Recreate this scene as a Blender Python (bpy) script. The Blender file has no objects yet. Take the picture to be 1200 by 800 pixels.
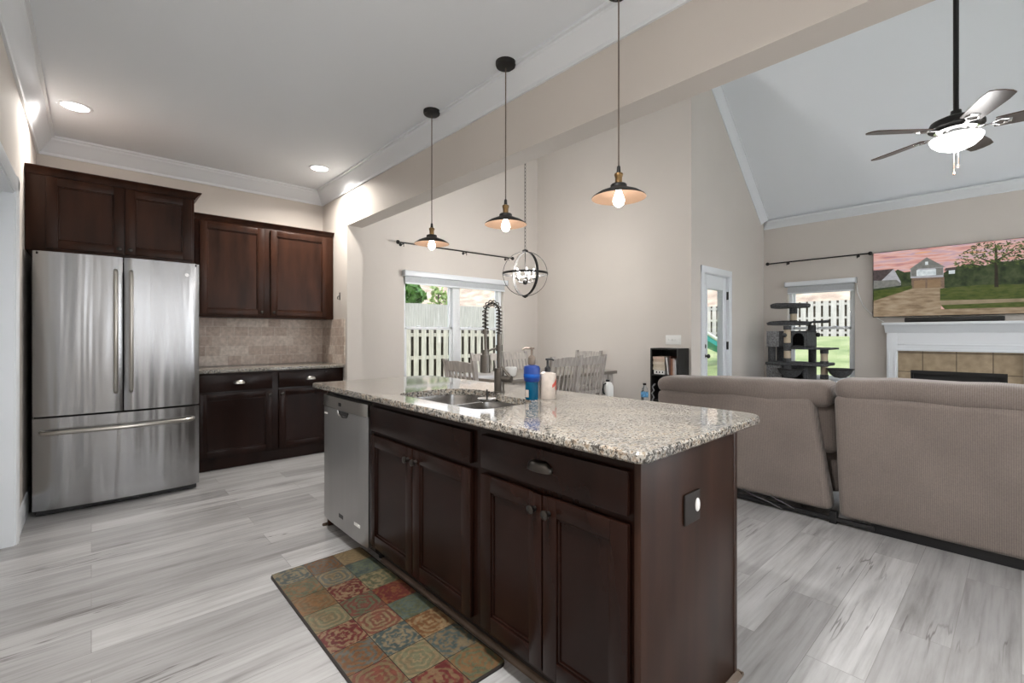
import bpy, bmesh, math, random
from mathutils import Vector, Matrix
random.seed(7)
PI = math.pi
SC = bpy.context.scene
COL = SC.collection

# ------------------------------------------------------------------ camera
cam_d = bpy.data.cameras.new('camera'); cam = bpy.data.objects.new('camera', cam_d); COL.objects.link(cam)
cam.location = (0, 0, 1.20)
cam.rotation_euler = (PI/2, 0, -math.atan2(0.67253, 0.74007))
cam_d.sensor_width = 36.0
cam_d.lens = 542.5/1200*36.0
cam_d.shift_y = -7.0/1200
cam_d.clip_start = 0.02; cam_d.clip_end = 300
SC.camera = cam
# ------------------------------------------------------------------ view
SC.view_settings.view_transform = 'Standard'
SC.view_settings.look = 'None'
SC.view_settings.exposure = 1.2
SC.view_settings.gamma = 1.0
SC.view_settings.use_curve_mapping = False
# ------------------------------------------------------------------ world
W = bpy.data.worlds.new('sky'); SC.world = W; W.use_nodes = True
wn = W.node_tree.nodes; wl = W.node_tree.links
wbg = wn['Background']
wtc = wn.new('ShaderNodeTexCoord'); wsx = wn.new('ShaderNodeSeparateXYZ'); wr = wn.new('ShaderNodeValToRGB')
wl.new(wtc.outputs['Generated'], wsx.inputs[0]); wl.new(wsx.outputs['Z'], wr.inputs[0])
wr.color_ramp.elements[0].position = 0.0; wr.color_ramp.elements[0].color = (1.0, 1.0, 1.0, 1)
wr.color_ramp.elements[1].position = 0.8; wr.color_ramp.elements[1].color = (0.62, 0.78, 1.0, 1)
wl.new(wr.outputs[0], wbg.inputs['Color'])
wbg.inputs['Strength'].default_value = 0.95

def light(name, typ, loc, rot, energy, color=(1, 1, 1), parent=None, **kw):
    d = bpy.data.lights.new(name, typ); d.energy = energy; d.color = color
    for k, v in kw.items(): setattr(d, k, v)
    o = bpy.data.objects.new(name, d); COL.objects.link(o); o.location = loc; o.rotation_euler = rot
    if parent is not None: o.parent = parent
    return o
light('sun', 'SUN', (0, 0, 20), (math.radians(42), math.radians(0), math.radians(-62)), 1.1, (1.0, 0.96, 0.9), angle=math.radians(3))
# added fill lamps behind the camera, standing in for unseen rear daylight
light('added_rear_kitchen_fill', 'AREA', (0.95, -3.52, 1.55), (-PI/2, 0, 0), 36, (0.96, 0.98, 1.0), shape='RECTANGLE', size=1.7, size_y=1.5)
light('added_rear_living_fill', 'AREA', (4.8, -3.52, 1.35), (-PI/2, 0, 0), 150, (0.96, 0.98, 1.0), shape='RECTANGLE', size=3.2, size_y=2.0)

# ------------------------------------------------------------------ materials
def mat(name):
    m = bpy.data.materials.new(name); m.use_nodes = True
    return m, m.node_tree.nodes, m.node_tree.links, m.node_tree.nodes['Principled BSDF']
def plain(name, col, rough=0.5, metal=0.0, spec=0.5, noise=0.0, nscale=8.0, bump=0.0, bscale=40.0, stretch=(1, 1, 1), coat=0.0):
    m, n, l, b = mat(name)
    b.inputs['Base Color'].default_value = (*col, 1); b.inputs['Roughness'].default_value = rough
    b.inputs['Metallic'].default_value = metal; b.inputs['Specular IOR Level'].default_value = spec
    if coat: b.inputs['Coat Weight'].default_value = coat; b.inputs['Coat Roughness'].default_value = 0.15
    if noise or bump:
        tc = n.new('ShaderNodeTexCoord'); mp = n.new('ShaderNodeMapping'); l.new(tc.outputs['Object'], mp.inputs[0])
        mp.inputs['Scale'].default_value = stretch
    if noise:
        t = n.new('ShaderNodeTexNoise'); t.inputs['Scale'].default_value = nscale; t.inputs['Detail'].default_value = 6
        l.new(mp.outputs[0], t.inputs['Vector'])
        r = n.new('ShaderNodeValToRGB'); l.new(t.outputs['Fac'], r.inputs[0])
        r.color_ramp.elements[0].position = 0.3; r.color_ramp.elements[1].position = 0.7
        r.color_ramp.elements[0].color = (*[c*(1-noise) for c in col], 1); r.color_ramp.elements[1].color = (*[min(1, c*(1+noise)) for c in col], 1)
        l.new(r.outputs[0], b.inputs['Base Color'])
    if bump:
        t2 = n.new('ShaderNodeTexNoise'); t2.inputs['Scale'].default_value = bscale; t2.inputs['Detail'].default_value = 4
        l.new(mp.outputs[0], t2.inputs['Vector'])
        bp = n.new('ShaderNodeBump'); bp.inputs['Strength'].default_value = bump; bp.inputs['Distance'].default_value = 0.01
        l.new(t2.outputs['Fac'], bp.inputs['Height']); l.new(bp.outputs[0], b.inputs['Normal'])
    return m
def emit(name, col, s):
    m, n, l, b = mat(name); b.inputs['Base Color'].default_value = (*col, 1)
    b.inputs['Emission Color'].default_value = (*col, 1); b.inputs['Emission Strength'].default_value = s
    return m
def ramp(n, stops):
    r = n.new('ShaderNodeValToRGB'); e = r.color_ramp.elements
    while len(e) < len(stops): e.new(0.5)
    for i, (p, c) in enumerate(stops): e[i].position = p; e[i].color = (*c, 1)
    return r
def math_node(n, op, a=None, b=None):
    x = n.new('ShaderNodeMath'); x.operation = op
    if a is not None: x.inputs[0].default_value = a
    if b is not None: x.inputs[1].default_value = b
    return x

M = {}
M['wall'] = plain('greige_paint', (0.61, 0.565, 0.52), 0.75, noise=0.02, nscale=1.5, bump=0.03, bscale=120)
M['ceil'] = plain('ceiling_paint', (0.78, 0.815, 0.85), 0.85, bump=0.04, bscale=90)
M['trim'] = plain('white_trim_paint', (0.74, 0.77, 0.80), 0.35)
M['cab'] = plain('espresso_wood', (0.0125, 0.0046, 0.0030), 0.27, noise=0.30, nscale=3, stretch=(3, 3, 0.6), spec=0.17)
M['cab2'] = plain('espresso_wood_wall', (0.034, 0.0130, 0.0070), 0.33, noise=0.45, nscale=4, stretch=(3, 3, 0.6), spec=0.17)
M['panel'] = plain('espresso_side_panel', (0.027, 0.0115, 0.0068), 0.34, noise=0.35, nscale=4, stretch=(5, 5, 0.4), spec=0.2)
M['toe'] = plain('toe_kick', (0.010, 0.006, 0.004), 0.6)
M['shoe'] = plain('shoe_moulding', (0.10, 0.07, 0.05), 0.5, noise=0.2, nscale=10)
M['bronze'] = plain('aged_bronze', (0.06, 0.055, 0.05), 0.28, metal=0.95)
M['nickel'] = plain('brushed_nickel', (0.42, 0.40, 0.37), 0.28, metal=1.0)
M['gun'] = plain('gunmetal_steel', (0.13, 0.118, 0.105), 0.33, metal=0.85)
M['chrome'] = plain('chrome', (0.75, 0.75, 0.75), 0.12, metal=1.0)
M['black'] = plain('black_plastic', (0.008, 0.008, 0.009), 0.4)
M['blackm'] = plain('black_metal', (0.014, 0.013, 0.012), 0.45, metal=0.3)
M['darkgap'] = plain('dark_gasket', (0.012, 0.012, 0.012), 0.7)
M['white'] = plain('white_plastic', (0.78, 0.78, 0.76), 0.4)

def steel(name, base, rough, wav, brushdir):
    m, n, l, b = mat(name)
    b.inputs['Base Color'].default_value = (*base, 1); b.inputs['Metallic'].default_value = 1.0; b.inputs['Roughness'].default_value = rough
    tc = n.new('ShaderNodeTexCoord')
    mp = n.new('ShaderNodeMapping'); mp.inputs['Scale'].default_value = brushdir; l.new(tc.outputs['Object'], mp.inputs[0])
    t = n.new('ShaderNodeTexNoise'); t.inputs['Scale'].default_value = 1.0; t.inputs['Detail'].default_value = 3; l.new(mp.outputs[0], t.inputs['Vector'])
    mp2 = n.new('ShaderNodeMapping'); mp2.inputs['Scale'].default_value = (8, 8, 0.45); l.new(tc.outputs['Object'], mp2.inputs[0])
    t2 = n.new('ShaderNodeTexNoise'); t2.inputs['Scale'].default_value = 1.0; t2.inputs['Detail'].default_value = 2; t2.inputs['Distortion'].default_value = 0.25; l.new(mp2.outputs[0], t2.inputs['Vector'])
    b1 = n.new('ShaderNodeBump'); b1.inputs['Strength'].default_value = 0.06; b1.inputs['Distance'].default_value = 0.002; l.new(t.outputs['Fac'], b1.inputs['Height'])
    b2 = n.new('ShaderNodeBump'); b2.inputs['Strength'].default_value = wav; b2.inputs['Distance'].default_value = 0.05; l.new(t2.outputs['Fac'], b2.inputs['Height'])
    l.new(b1.outputs[0], b2.inputs['Normal']); l.new(b2.outputs[0], b.inputs['Normal'])
    b.inputs['Anisotropic'].default_value = 0.55
    return m
M['steel'] = steel('stainless_fridge', (0.35, 0.35, 0.355), 0.25, 0.27, (3, 3, 420))
M['steel2'] = steel('stainless_dishwasher', (0.42, 0.415, 0.41), 0.34, 0.10, (3, 3, 420))
M['sinksteel'] = plain('sink_steel', (0.36, 0.35, 0.34), 0.26, metal=1.0, bump=0.02, bscale=30)

def granite():
    m, n, l, b = mat('speckled_granite')
    tc = n.new('ShaderNodeTexCoord')
    mp = n.new('ShaderNodeMapping'); mp.inputs['Scale'].default_value = (1.0, 1.0, 1.0); l.new(tc.outputs['Object'], mp.inputs[0])
    nz = n.new('ShaderNodeTexNoise'); nz.inputs['Scale'].default_value = 62; nz.inputs['Detail'].default_value = 6; nz.inputs['Roughness'].default_value = 0.6; l.new(mp.outputs[0], nz.inputs['Vector'])
    r1 = ramp(n, [(0.33, (0.03, 0.028, 0.026)), (0.42, (0.16, 0.155, 0.148)), (0.51, (0.44, 0.43, 0.405)), (0.59, (0.24, 0.185, 0.135)), (0.70, (0.43, 0.41, 0.38))])
    l.new(nz.outputs['Fac'], r1.inputs[0])
    nz2 = n.new('ShaderNodeTexNoise'); nz2.inputs['Scale'].default_value = 135; nz2.inputs['Detail'].default_value = 5; nz2.inputs['Roughness'].default_value = 0.65; l.new(mp.outputs[0], nz2.inputs['Vector'])
    r2 = ramp(n, [(0.42, (0, 0, 0)), (0.48, (1, 1, 1))]); l.new(nz2.outputs['Fac'], r2.inputs[0])
    nz3 = n.new('ShaderNodeTexNoise'); nz3.inputs['Scale'].default_value = 5; nz3.inputs['Detail'].default_value = 3; l.new(mp.outputs[0], nz3.inputs['Vector'])
    r3 = ramp(n, [(0.35, (0.75, 0.75, 0.75)), (0.65, (1.1, 1.07, 1.0))]); l.new(nz3.outputs['Fac'], r3.inputs[0])
    mx = n.new('ShaderNodeMix'); mx.data_type = 'RGBA'; mx.inputs['A'].default_value = (0.045, 0.038, 0.032, 1)
    l.new(r2.outputs[0], mx.inputs['Factor']); l.new(r1.outputs[0], mx.inputs['B'])
    mu = n.new('ShaderNodeMix'); mu.data_type = 'RGBA'; mu.blend_type = 'MULTIPLY'; mu.inputs['Factor'].default_value = 1.0
    l.new(mx.outputs['Result'], mu.inputs['A']); l.new(r3.outputs[0], mu.inputs['B'])
    l.new(mu.outputs['Result'], b.inputs['Base Color'])
    b.inputs['Roughness'].default_value = 0.06; b.inputs['Specular IOR Level'].default_value = 0.7
    return m
M['granite'] = granite()

def floor_mat():
    m, n, l, b = mat('grey_vinyl_planks')
    tc = n.new('ShaderNodeTexCoord')
    br = n.new('ShaderNodeTexBrick'); br.offset = 0.37; br.offset_frequency = 2
    br.inputs['Color1'].default_value = (0.285, 0.281, 0.28, 1); br.inputs['Color2'].default_value = (0.44, 0.437, 0.437, 1); br.inputs['Mortar'].default_value = (0.24, 0.23, 0.225, 1)
    br.inputs['Scale'].default_value = 1.0; br.inputs['Mortar Size'].default_value = 0.0012; br.inputs['Brick Width'].default_value = 1.22; br.inputs['Row Height'].default_value = 0.182; br.inputs['Bias'].default_value = 0.0
    l.new(tc.outputs['Object'], br.inputs['Vector'])
    # long grain
    mp = n.new('ShaderNodeMapping'); mp.inputs['Scale'].default_value = (0.9, 8, 1); l.new(tc.outputs['Object'], mp.inputs[0])
    # shift grain per plank
    ad = n.new('ShaderNodeVectorMath'); ad.operation = 'MULTIPLY_ADD'; ad.inputs[1].default_value = (9, 5, 0)
    l.new(br.outputs['Color'], ad.inputs[0]); l.new(mp.outputs[0], ad.inputs[2])
    g = n.new('ShaderNodeTexNoise'); g.inputs['Scale'].default_value = 1.6; g.inputs['Detail'].default_value = 7; g.inputs['Roughness'].default_value = 0.62; g.inputs['Distortion'].default_value = 0.25; l.new(ad.outputs[0], g.inputs['Vector'])
    rg = ramp(n, [(0.28, (0.58, 0.57, 0.565)), (0.42, (0.84, 0.835, 0.83)), (0.56, (1.0, 1.0, 1.0)), (0.75, (1.14, 1.14, 1.14))]); l.new(g.outputs['Fac'], rg.inputs[0])
    mp3 = n.new('ShaderNodeMapping'); mp3.inputs['Scale'].default_value = (2.2, 60, 1); l.new(tc.outputs['Object'], mp3.inputs[0])
    ad3 = n.new('ShaderNodeVectorMath'); ad3.operation = 'MULTIPLY_ADD'; ad3.inputs[1].default_value = (20, 20, 0)
    l.new(br.outputs['Color'], ad3.inputs[0]); l.new(mp3.outputs[0], ad3.inputs[2])
    g2 = n.new('ShaderNodeTexNoise'); g2.inputs['Scale'].default_value = 1.0; g2.inputs['Detail'].default_value = 5; l.new(ad3.outputs[0], g2.inputs['Vector'])
    rg2 = ramp(n, [(0.25, (0.80, 0.79, 0.78)), (0.5, (1, 1, 1)), (0.75, (1.08, 1.08, 1.08))]); l.new(g2.outputs['Fac'], rg2.inputs[0])
    # sparse dark cracks
    mp4 = n.new('ShaderNodeMapping'); mp4.inputs['Scale'].default_value = (0.55, 9.0, 1); l.new(tc.outputs['Object'], mp4.inputs[0])
    g4 = n.new('ShaderNodeTexNoise'); g4.inputs['Scale'].default_value = 1.2; g4.inputs['Detail'].default_value = 4; g4.inputs['Distortion'].default_value = 0.15; l.new(mp4.outputs[0], g4.inputs['Vector'])
    rg4 = ramp(n, [(0.488, (1, 1, 1)), (0.4985, (0.45, 0.43, 0.42)), (0.5015, (0.45, 0.43, 0.42)), (0.512, (1, 1, 1))]); l.new(g4.outputs['Fac'], rg4.inputs[0])
    g5 = n.new('ShaderNodeTexNoise'); g5.inputs['Scale'].default_value = 1.4; l.new(tc.outputs['Object'], g5.inputs['Vector'])
    r5 = ramp(n, [(0.52, (0, 0, 0)), (0.58, (1, 1, 1))]); l.new(g5.outputs['Fac'], r5.inputs[0])
    cur = br.outputs['Color']
    for r in (rg, rg2):
        mu = n.new('ShaderNodeMix'); mu.data_type = 'RGBA'; mu.blend_type = 'MULTIPLY'; mu.inputs['Factor'].default_value = 1.0
        l.new(cur, mu.inputs['A']); l.new(r.outputs[0], mu.inputs['B']); cur = mu.outputs['Result']
    mu = n.new('ShaderNodeMix'); mu.data_type = 'RGBA'; mu.blend_type = 'MULTIPLY'
    l.new(r5.outputs[0], mu.inputs['Factor']); l.new(cur, mu.inputs['A']); l.new(rg4.outputs[0], mu.inputs['B']); cur = mu.outputs['Result']
    l.new(cur, b.inputs['Base Color']); b.inputs['Roughness'].default_value = 0.34; b.inputs['Specular IOR Level'].default_value = 0.4
    bp = n.new('ShaderNodeBump'); bp.inputs['Strength'].default_value = 0.08; bp.inputs['Distance'].default_value = 0.004
    l.new(g2.outputs['Fac'], bp.inputs['Height']); l.new(bp.outputs[0], b.inputs['Normal'])
    return m
M['floor'] = floor_mat()

def tile_mat(name, axis, bw, rh, c1, c2, mortar, ms, rough=0.55, nsc=30, off=0.5):
    """axis 'x': surface facing y, tiles run along x; axis 'y': surface facing x."""
    m, n, l, b = mat(name)
    tc = n.new('ShaderNodeTexCoord'); sx = n.new('ShaderNodeSeparateXYZ'); l.new(tc.outputs['Object'], sx.inputs[0])
    cb = n.new('ShaderNodeCombineXYZ'); l.new(sx.outputs['X' if axis == 'x' else 'Y'], cb.inputs[0]); l.new(sx.outputs['Z'], cb.inputs[1])
    br = n.new('ShaderNodeTexBrick'); br.offset = off
    br.inputs['Color1'].default_value = (*c1, 1); br.inputs['Color2'].default_value = (*c2, 1); br.inputs['Mortar'].default_value = (*mortar, 1)
    br.inputs['Scale'].default_value = 1.0; br.inputs['Mortar Size'].default_value = ms; br.inputs['Mortar Smooth'].default_value = 0.3; br.inputs['Brick Width'].default_value = bw; br.inputs['Row Height'].default_value = rh
    l.new(cb.outputs[0], br.inputs['Vector'])
    nz = n.new('ShaderNodeTexNoise'); nz.inputs['Scale'].default_value = nsc; nz.inputs['Detail'].default_value = 6; l.new(tc.outputs['Object'], nz.inputs['Vector'])
    r = ramp(n, [(0.3, (0.78, 0.76, 0.74)), (0.7, (1.12, 1.12, 1.12))]); l.new(nz.outputs['Fac'], r.inputs[0])
    mu = n.new('ShaderNodeMix'); mu.data_type = 'RGBA'; mu.blend_type = 'MULTIPLY'; mu.inputs['Factor'].default_value = 1.0
    l.new(br.outputs['Color'], mu.inputs['A']); l.new(r.outputs[0], mu.inputs['B']); l.new(mu.outputs['Result'], b.inputs['Base Color'])
    b.inputs['Roughness'].default_value = rough
    bp = n.new('ShaderNodeBump'); bp.inputs['Strength'].default_value = 0.35; bp.inputs['Distance'].default_value = 0.004; bp.invert = True
    l.new(br.outputs['Fac'], bp.inputs['Height']); l.new(bp.outputs[0], b.inputs['Normal'])
    return m
M['bsx'] = tile_mat('travertine_back', 'x', 0.125, 0.0985, (0.52, 0.415, 0.35), (0.74, 0.66, 0.59), (0.66, 0.59, 0.53), 0.004)
M['bsy'] = tile_mat('travertine_side', 'y', 0.125, 0.0985, (0.52, 0.415, 0.35), (0.74, 0.66, 0.59), (0.66, 0.59, 0.53), 0.004)
M['fptile'] = tile_mat('fireplace_tile', 'y', 0.31, 0.245, (0.36, 0.28, 0.185), (0.42, 0.335, 0.23), (0.12, 0.09, 0.06), 0.005, rough=0.35, nsc=14, off=0.0)

def fabric(name, col, axis):
    m, n, l, b = mat(name)
    tc = n.new('ShaderNodeTexCoord'); sx = n.new('ShaderNodeSeparateXYZ'); l.new(tc.outputs['Object'], sx.inputs[0])
    k = math_node(n, 'MULTIPLY', b=2*PI/0.0085); l.new(sx.outputs[axis], k.inputs[0])
    s = math_node(n, 'SINE'); l.new(k.outputs[0], s.inputs[0])
    nz = n.new('ShaderNodeTexNoise'); nz.inputs['Scale'].default_value = 130; nz.inputs['Detail'].default_value = 3; l.new(tc.outputs['Object'], nz.inputs['Vector'])
    nz2 = n.new('ShaderNodeTexNoise'); nz2.inputs['Scale'].default_value = 4; nz2.inputs['Detail'].default_value = 3; l.new(tc.outputs['Object'], nz2.inputs['Vector'])
    h = math_node(n, 'MULTIPLY_ADD', b=0.28); l.new(s.outputs[0], h.inputs[0]); l.new(nz.outputs['Fac'], h.inputs[2])
    r = ramp(n, [(0.0, tuple(c*0.72 for c in col)), (1.0, tuple(c*1.18 for c in col))]); l.new(h.outputs[0], r.inputs[0])
    r2 = ramp(n, [(0.3, (0.9, 0.9, 0.9)), (0.7, (1.08, 1.08, 1.08))]); l.new(nz2.outputs['Fac'], r2.inputs[0])
    mu = n.new('ShaderNodeMix'); mu.data_type = 'RGBA'; mu.blend_type = 'MULTIPLY'; mu.inputs['Factor'].default_value = 1.0
    l.new(r.outputs[0], mu.inputs['A']); l.new(r2.outputs[0], mu.inputs['B']); l.new(mu.outputs['Result'], b.inputs['Base Color'])
    b.inputs['Roughness'].default_value = 0.9; b.inputs['Specular IOR Level'].default_value = 0.2; b.inputs['Sheen Weight'].default_value = 0.25
    bp = n.new('ShaderNodeBump'); bp.inputs['Strength'].default_value = 0.35; bp.inputs['Distance'].default_value = 0.003
    l.new(h.outputs[0], bp.inputs['Height']); l.new(bp.outputs[0], b.inputs['Normal'])
    return m
M['sofa'] = fabric('taupe_corduroy', (0.225, 0.188, 0.168), 'Y')
M['plush'] = plain('grey_plush', (0.07, 0.072, 0.076), 0.95, noise=0.5, nscale=60, bump=0.6, bscale=150)
M['plushl'] = plain('light_grey_plush', (0.19, 0.19, 0.195), 0.95, noise=0.5, nscale=50, bump=0.6, bscale=150)
M['sisal'] = plain('sisal_rope', (0.55, 0.46, 0.34), 0.85, noise=0.12, nscale=60, stretch=(1, 1, 8), bump=0.5, bscale=160)
M['chair'] = plain('weathered_grey_wood', (0.40, 0.365, 0.335), 0.6, noise=0.28, nscale=8, stretch=(4, 4, 0.7), bump=0.1, bscale=50)
M['table'] = plain('weathered_table_wood', (0.20, 0.175, 0.15), 0.28, noise=0.25, nscale=6, stretch=(0.8, 6, 4))
M['gray_shade'] = plain('roller_shade_cloth', (0.47, 0.49, 0.51), 0.8, noise=0.05, nscale=50)
M['vinyl'] = plain('white_window_vinyl', (0.80, 0.82, 0.84), 0.35)
M['brass'] = plain('aged_brass', (0.20, 0.125, 0.055), 0.35, metal=0.9, noise=0.25, nscale=30)
M['copper'] = plain('copper_inside_shade', (0.27, 0.175, 0.115), 0.5, metal=0.3)
M['bulb'] = emit('bulb_glow', (1.0, 0.95, 0.92), 6)
M['lens'] = emit('recessed_lens', (1.0, 0.98, 0.96), 5)
M['bowl'] = emit('frosted_lit_bowl', (1.0, 0.98, 0.96), 1.3)
M['blade'] = plain('walnut_fan_blade', (0.085, 0.045, 0.03), 0.32, noise=0.3, nscale=6, stretch=(1.5, 8, 1))
M['bladegrey'] = plain('fan_blade_underside', (0.06, 0.05, 0.046), 0.3, noise=0.2, nscale=6, stretch=(1.5, 8, 1))
M['firebox'] = plain('firebox_black', (0.006, 0.006, 0.006), 0.5)
M['fence'] = plain('weathered_fence_board', (0.62, 0.57, 0.50), 0.9, noise=0.22, nscale=5, stretch=(6, 6, 0.6))
M['fence_far'] = plain('grey_fence_board', (0.50, 0.47, 0.45), 0.9, noise=0.15, nscale=3, stretch=(4, 4, 0.5))
M['fence_gap_shade'] = plain('back_board_gap_shade', (0.085, 0.068, 0.052), 0.9, noise=0.3, nscale=5, stretch=(6, 6, 0.6))  # same boards, colour darkened to paint the shade between the pickets
M['bark'] = plain('bark', (0.12, 0.09, 0.07), 0.9, noise=0.3, nscale=10)
M['leaf'] = plain('leaf', (0.10, 0.22, 0.05), 0.6, noise=0.5, nscale=3)
M['leaf2'] = plain('pale_leaf', (0.30, 0.40, 0.14), 0.6, noise=0.4, nscale=3)
M['teal'] = plain('teal_plastic', (0.02, 0.32, 0.30), 0.4)

def glass(name):
    m = bpy.data.materials.new(name); m.use_nodes = True; n = m.node_tree.nodes; l = m.node_tree.links
    n.remove(n['Principled BSDF']); out = n['Material Output']
    t = n.new('ShaderNodeBsdfTransparent'); g = n.new('ShaderNodeBsdfGlossy'); g.inputs['Roughness'].default_value = 0.02
    f = n.new('ShaderNodeLayerWeight'); f.inputs['Blend'].default_value = 0.5
    p4 = math_node(n, 'POWER', b=4.0); l.new(f.outputs['Facing'], p4.inputs[0]); p5 = math_node(n, 'MULTIPLY_ADD', b=0.35); p5.inputs[2].default_value = 0.03; l.new(p4.outputs[0], p5.inputs[0])
    mx = n.new('ShaderNodeMixShader'); l.new(p5.outputs[0], mx.inputs[0]); l.new(t.outputs[0], mx.inputs[1]); l.new(g.outputs[0], mx.inputs[2]); l.new(mx.outputs[0], out.inputs[0])
    return m
M['glass'] = glass('window_glass')
def clear(name, col, rough=0.05, ior=1.3, tr=1.0):
    m, n, l, b = mat(name); b.inputs['Base Color'].default_value = (*col, 1); b.inputs['Transmission Weight'].default_value = tr
    b.inputs['Roughness'].default_value = rough; b.inputs['IOR'].default_value = ior
    return m
M['blue'] = clear('blue_liquid_soap', (0.01, 0.10, 0.45), 0.15, 1.33, 0.25)
M['bluelabel'] = plain('blue_label', (0.006, 0.035, 0.20), 0.35)
M['tealsoap'] = clear('teal_liquid_soap', (0.004, 0.085, 0.17), 0.15, 1.33, 0.25)
M['clearp'] = clear('clear_bottle', (0.9, 0.95, 0.97), 0.05, 1.1, 0.9)
M['waterlabel'] = plain('blue_water_label', (0.12, 0.35, 0.62), 0.4, noise=0.5, nscale=60)
M['lotion'] = plain('cream_bottle', (0.48, 0.42, 0.37), 0.35, noise=0.12, nscale=30)
M['red'] = plain('red_print', (0.45, 0.06, 0.04), 0.4)
def ground_mat():
    m, n, l, b = mat('lawn_and_dry_hill')
    tc = n.new('ShaderNodeTexCoord')
    a = n.new('ShaderNodeTexNoise'); a.inputs['Scale'].default_value = 1.2; a.inputs['Detail'].default_value = 8; l.new(tc.outputs['Object'], a.inputs['Vector'])
    g = ramp(n, [(0.3, (0.20, 0.25, 0.09)), (0.5, (0.30, 0.34, 0.14)), (0.7, (0.42, 0.41, 0.21))]); l.new(a.outputs['Fac'], g.inputs[0])
    d = ramp(n, [(0.3, (0.34, 0.24, 0.18)), (0.5, (0.50, 0.38, 0.28)), (0.7, (0.62, 0.52, 0.40))]); l.new(a.outputs['Fac'], d.inputs[0])
    sx = n.new('ShaderNodeSeparateXYZ'); l.new(tc.outputs['Object'], sx.inputs[0])
    w = math_node(n, 'MULTIPLY_ADD', b=1.0); l.new(a.outputs['Fac'], w.inputs[0]); l.new(sx.outputs['Z'], w.inputs[2])
    r = ramp(n, [(0.40, (0, 0, 0)), (0.47, (1, 1, 1))])
    k = math_node(n, 'MULTIPLY', b=0.16); l.new(w.outputs[0], k.inputs[0]); l.new(k.outputs[0], r.inputs[0])
    mx = n.new('ShaderNodeMix'); mx.data_type = 'RGBA'; l.new(r.outputs[0], mx.inputs['Factor']); l.new(g.outputs[0], mx.inputs['A']); l.new(d.outputs[0], mx.inputs['B'])
    l.new(mx.outputs['Result'], b.inputs['Base Color']); b.inputs['Roughness'].default_value = 0.95
    return m
M['grass'] = ground_mat()

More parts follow.
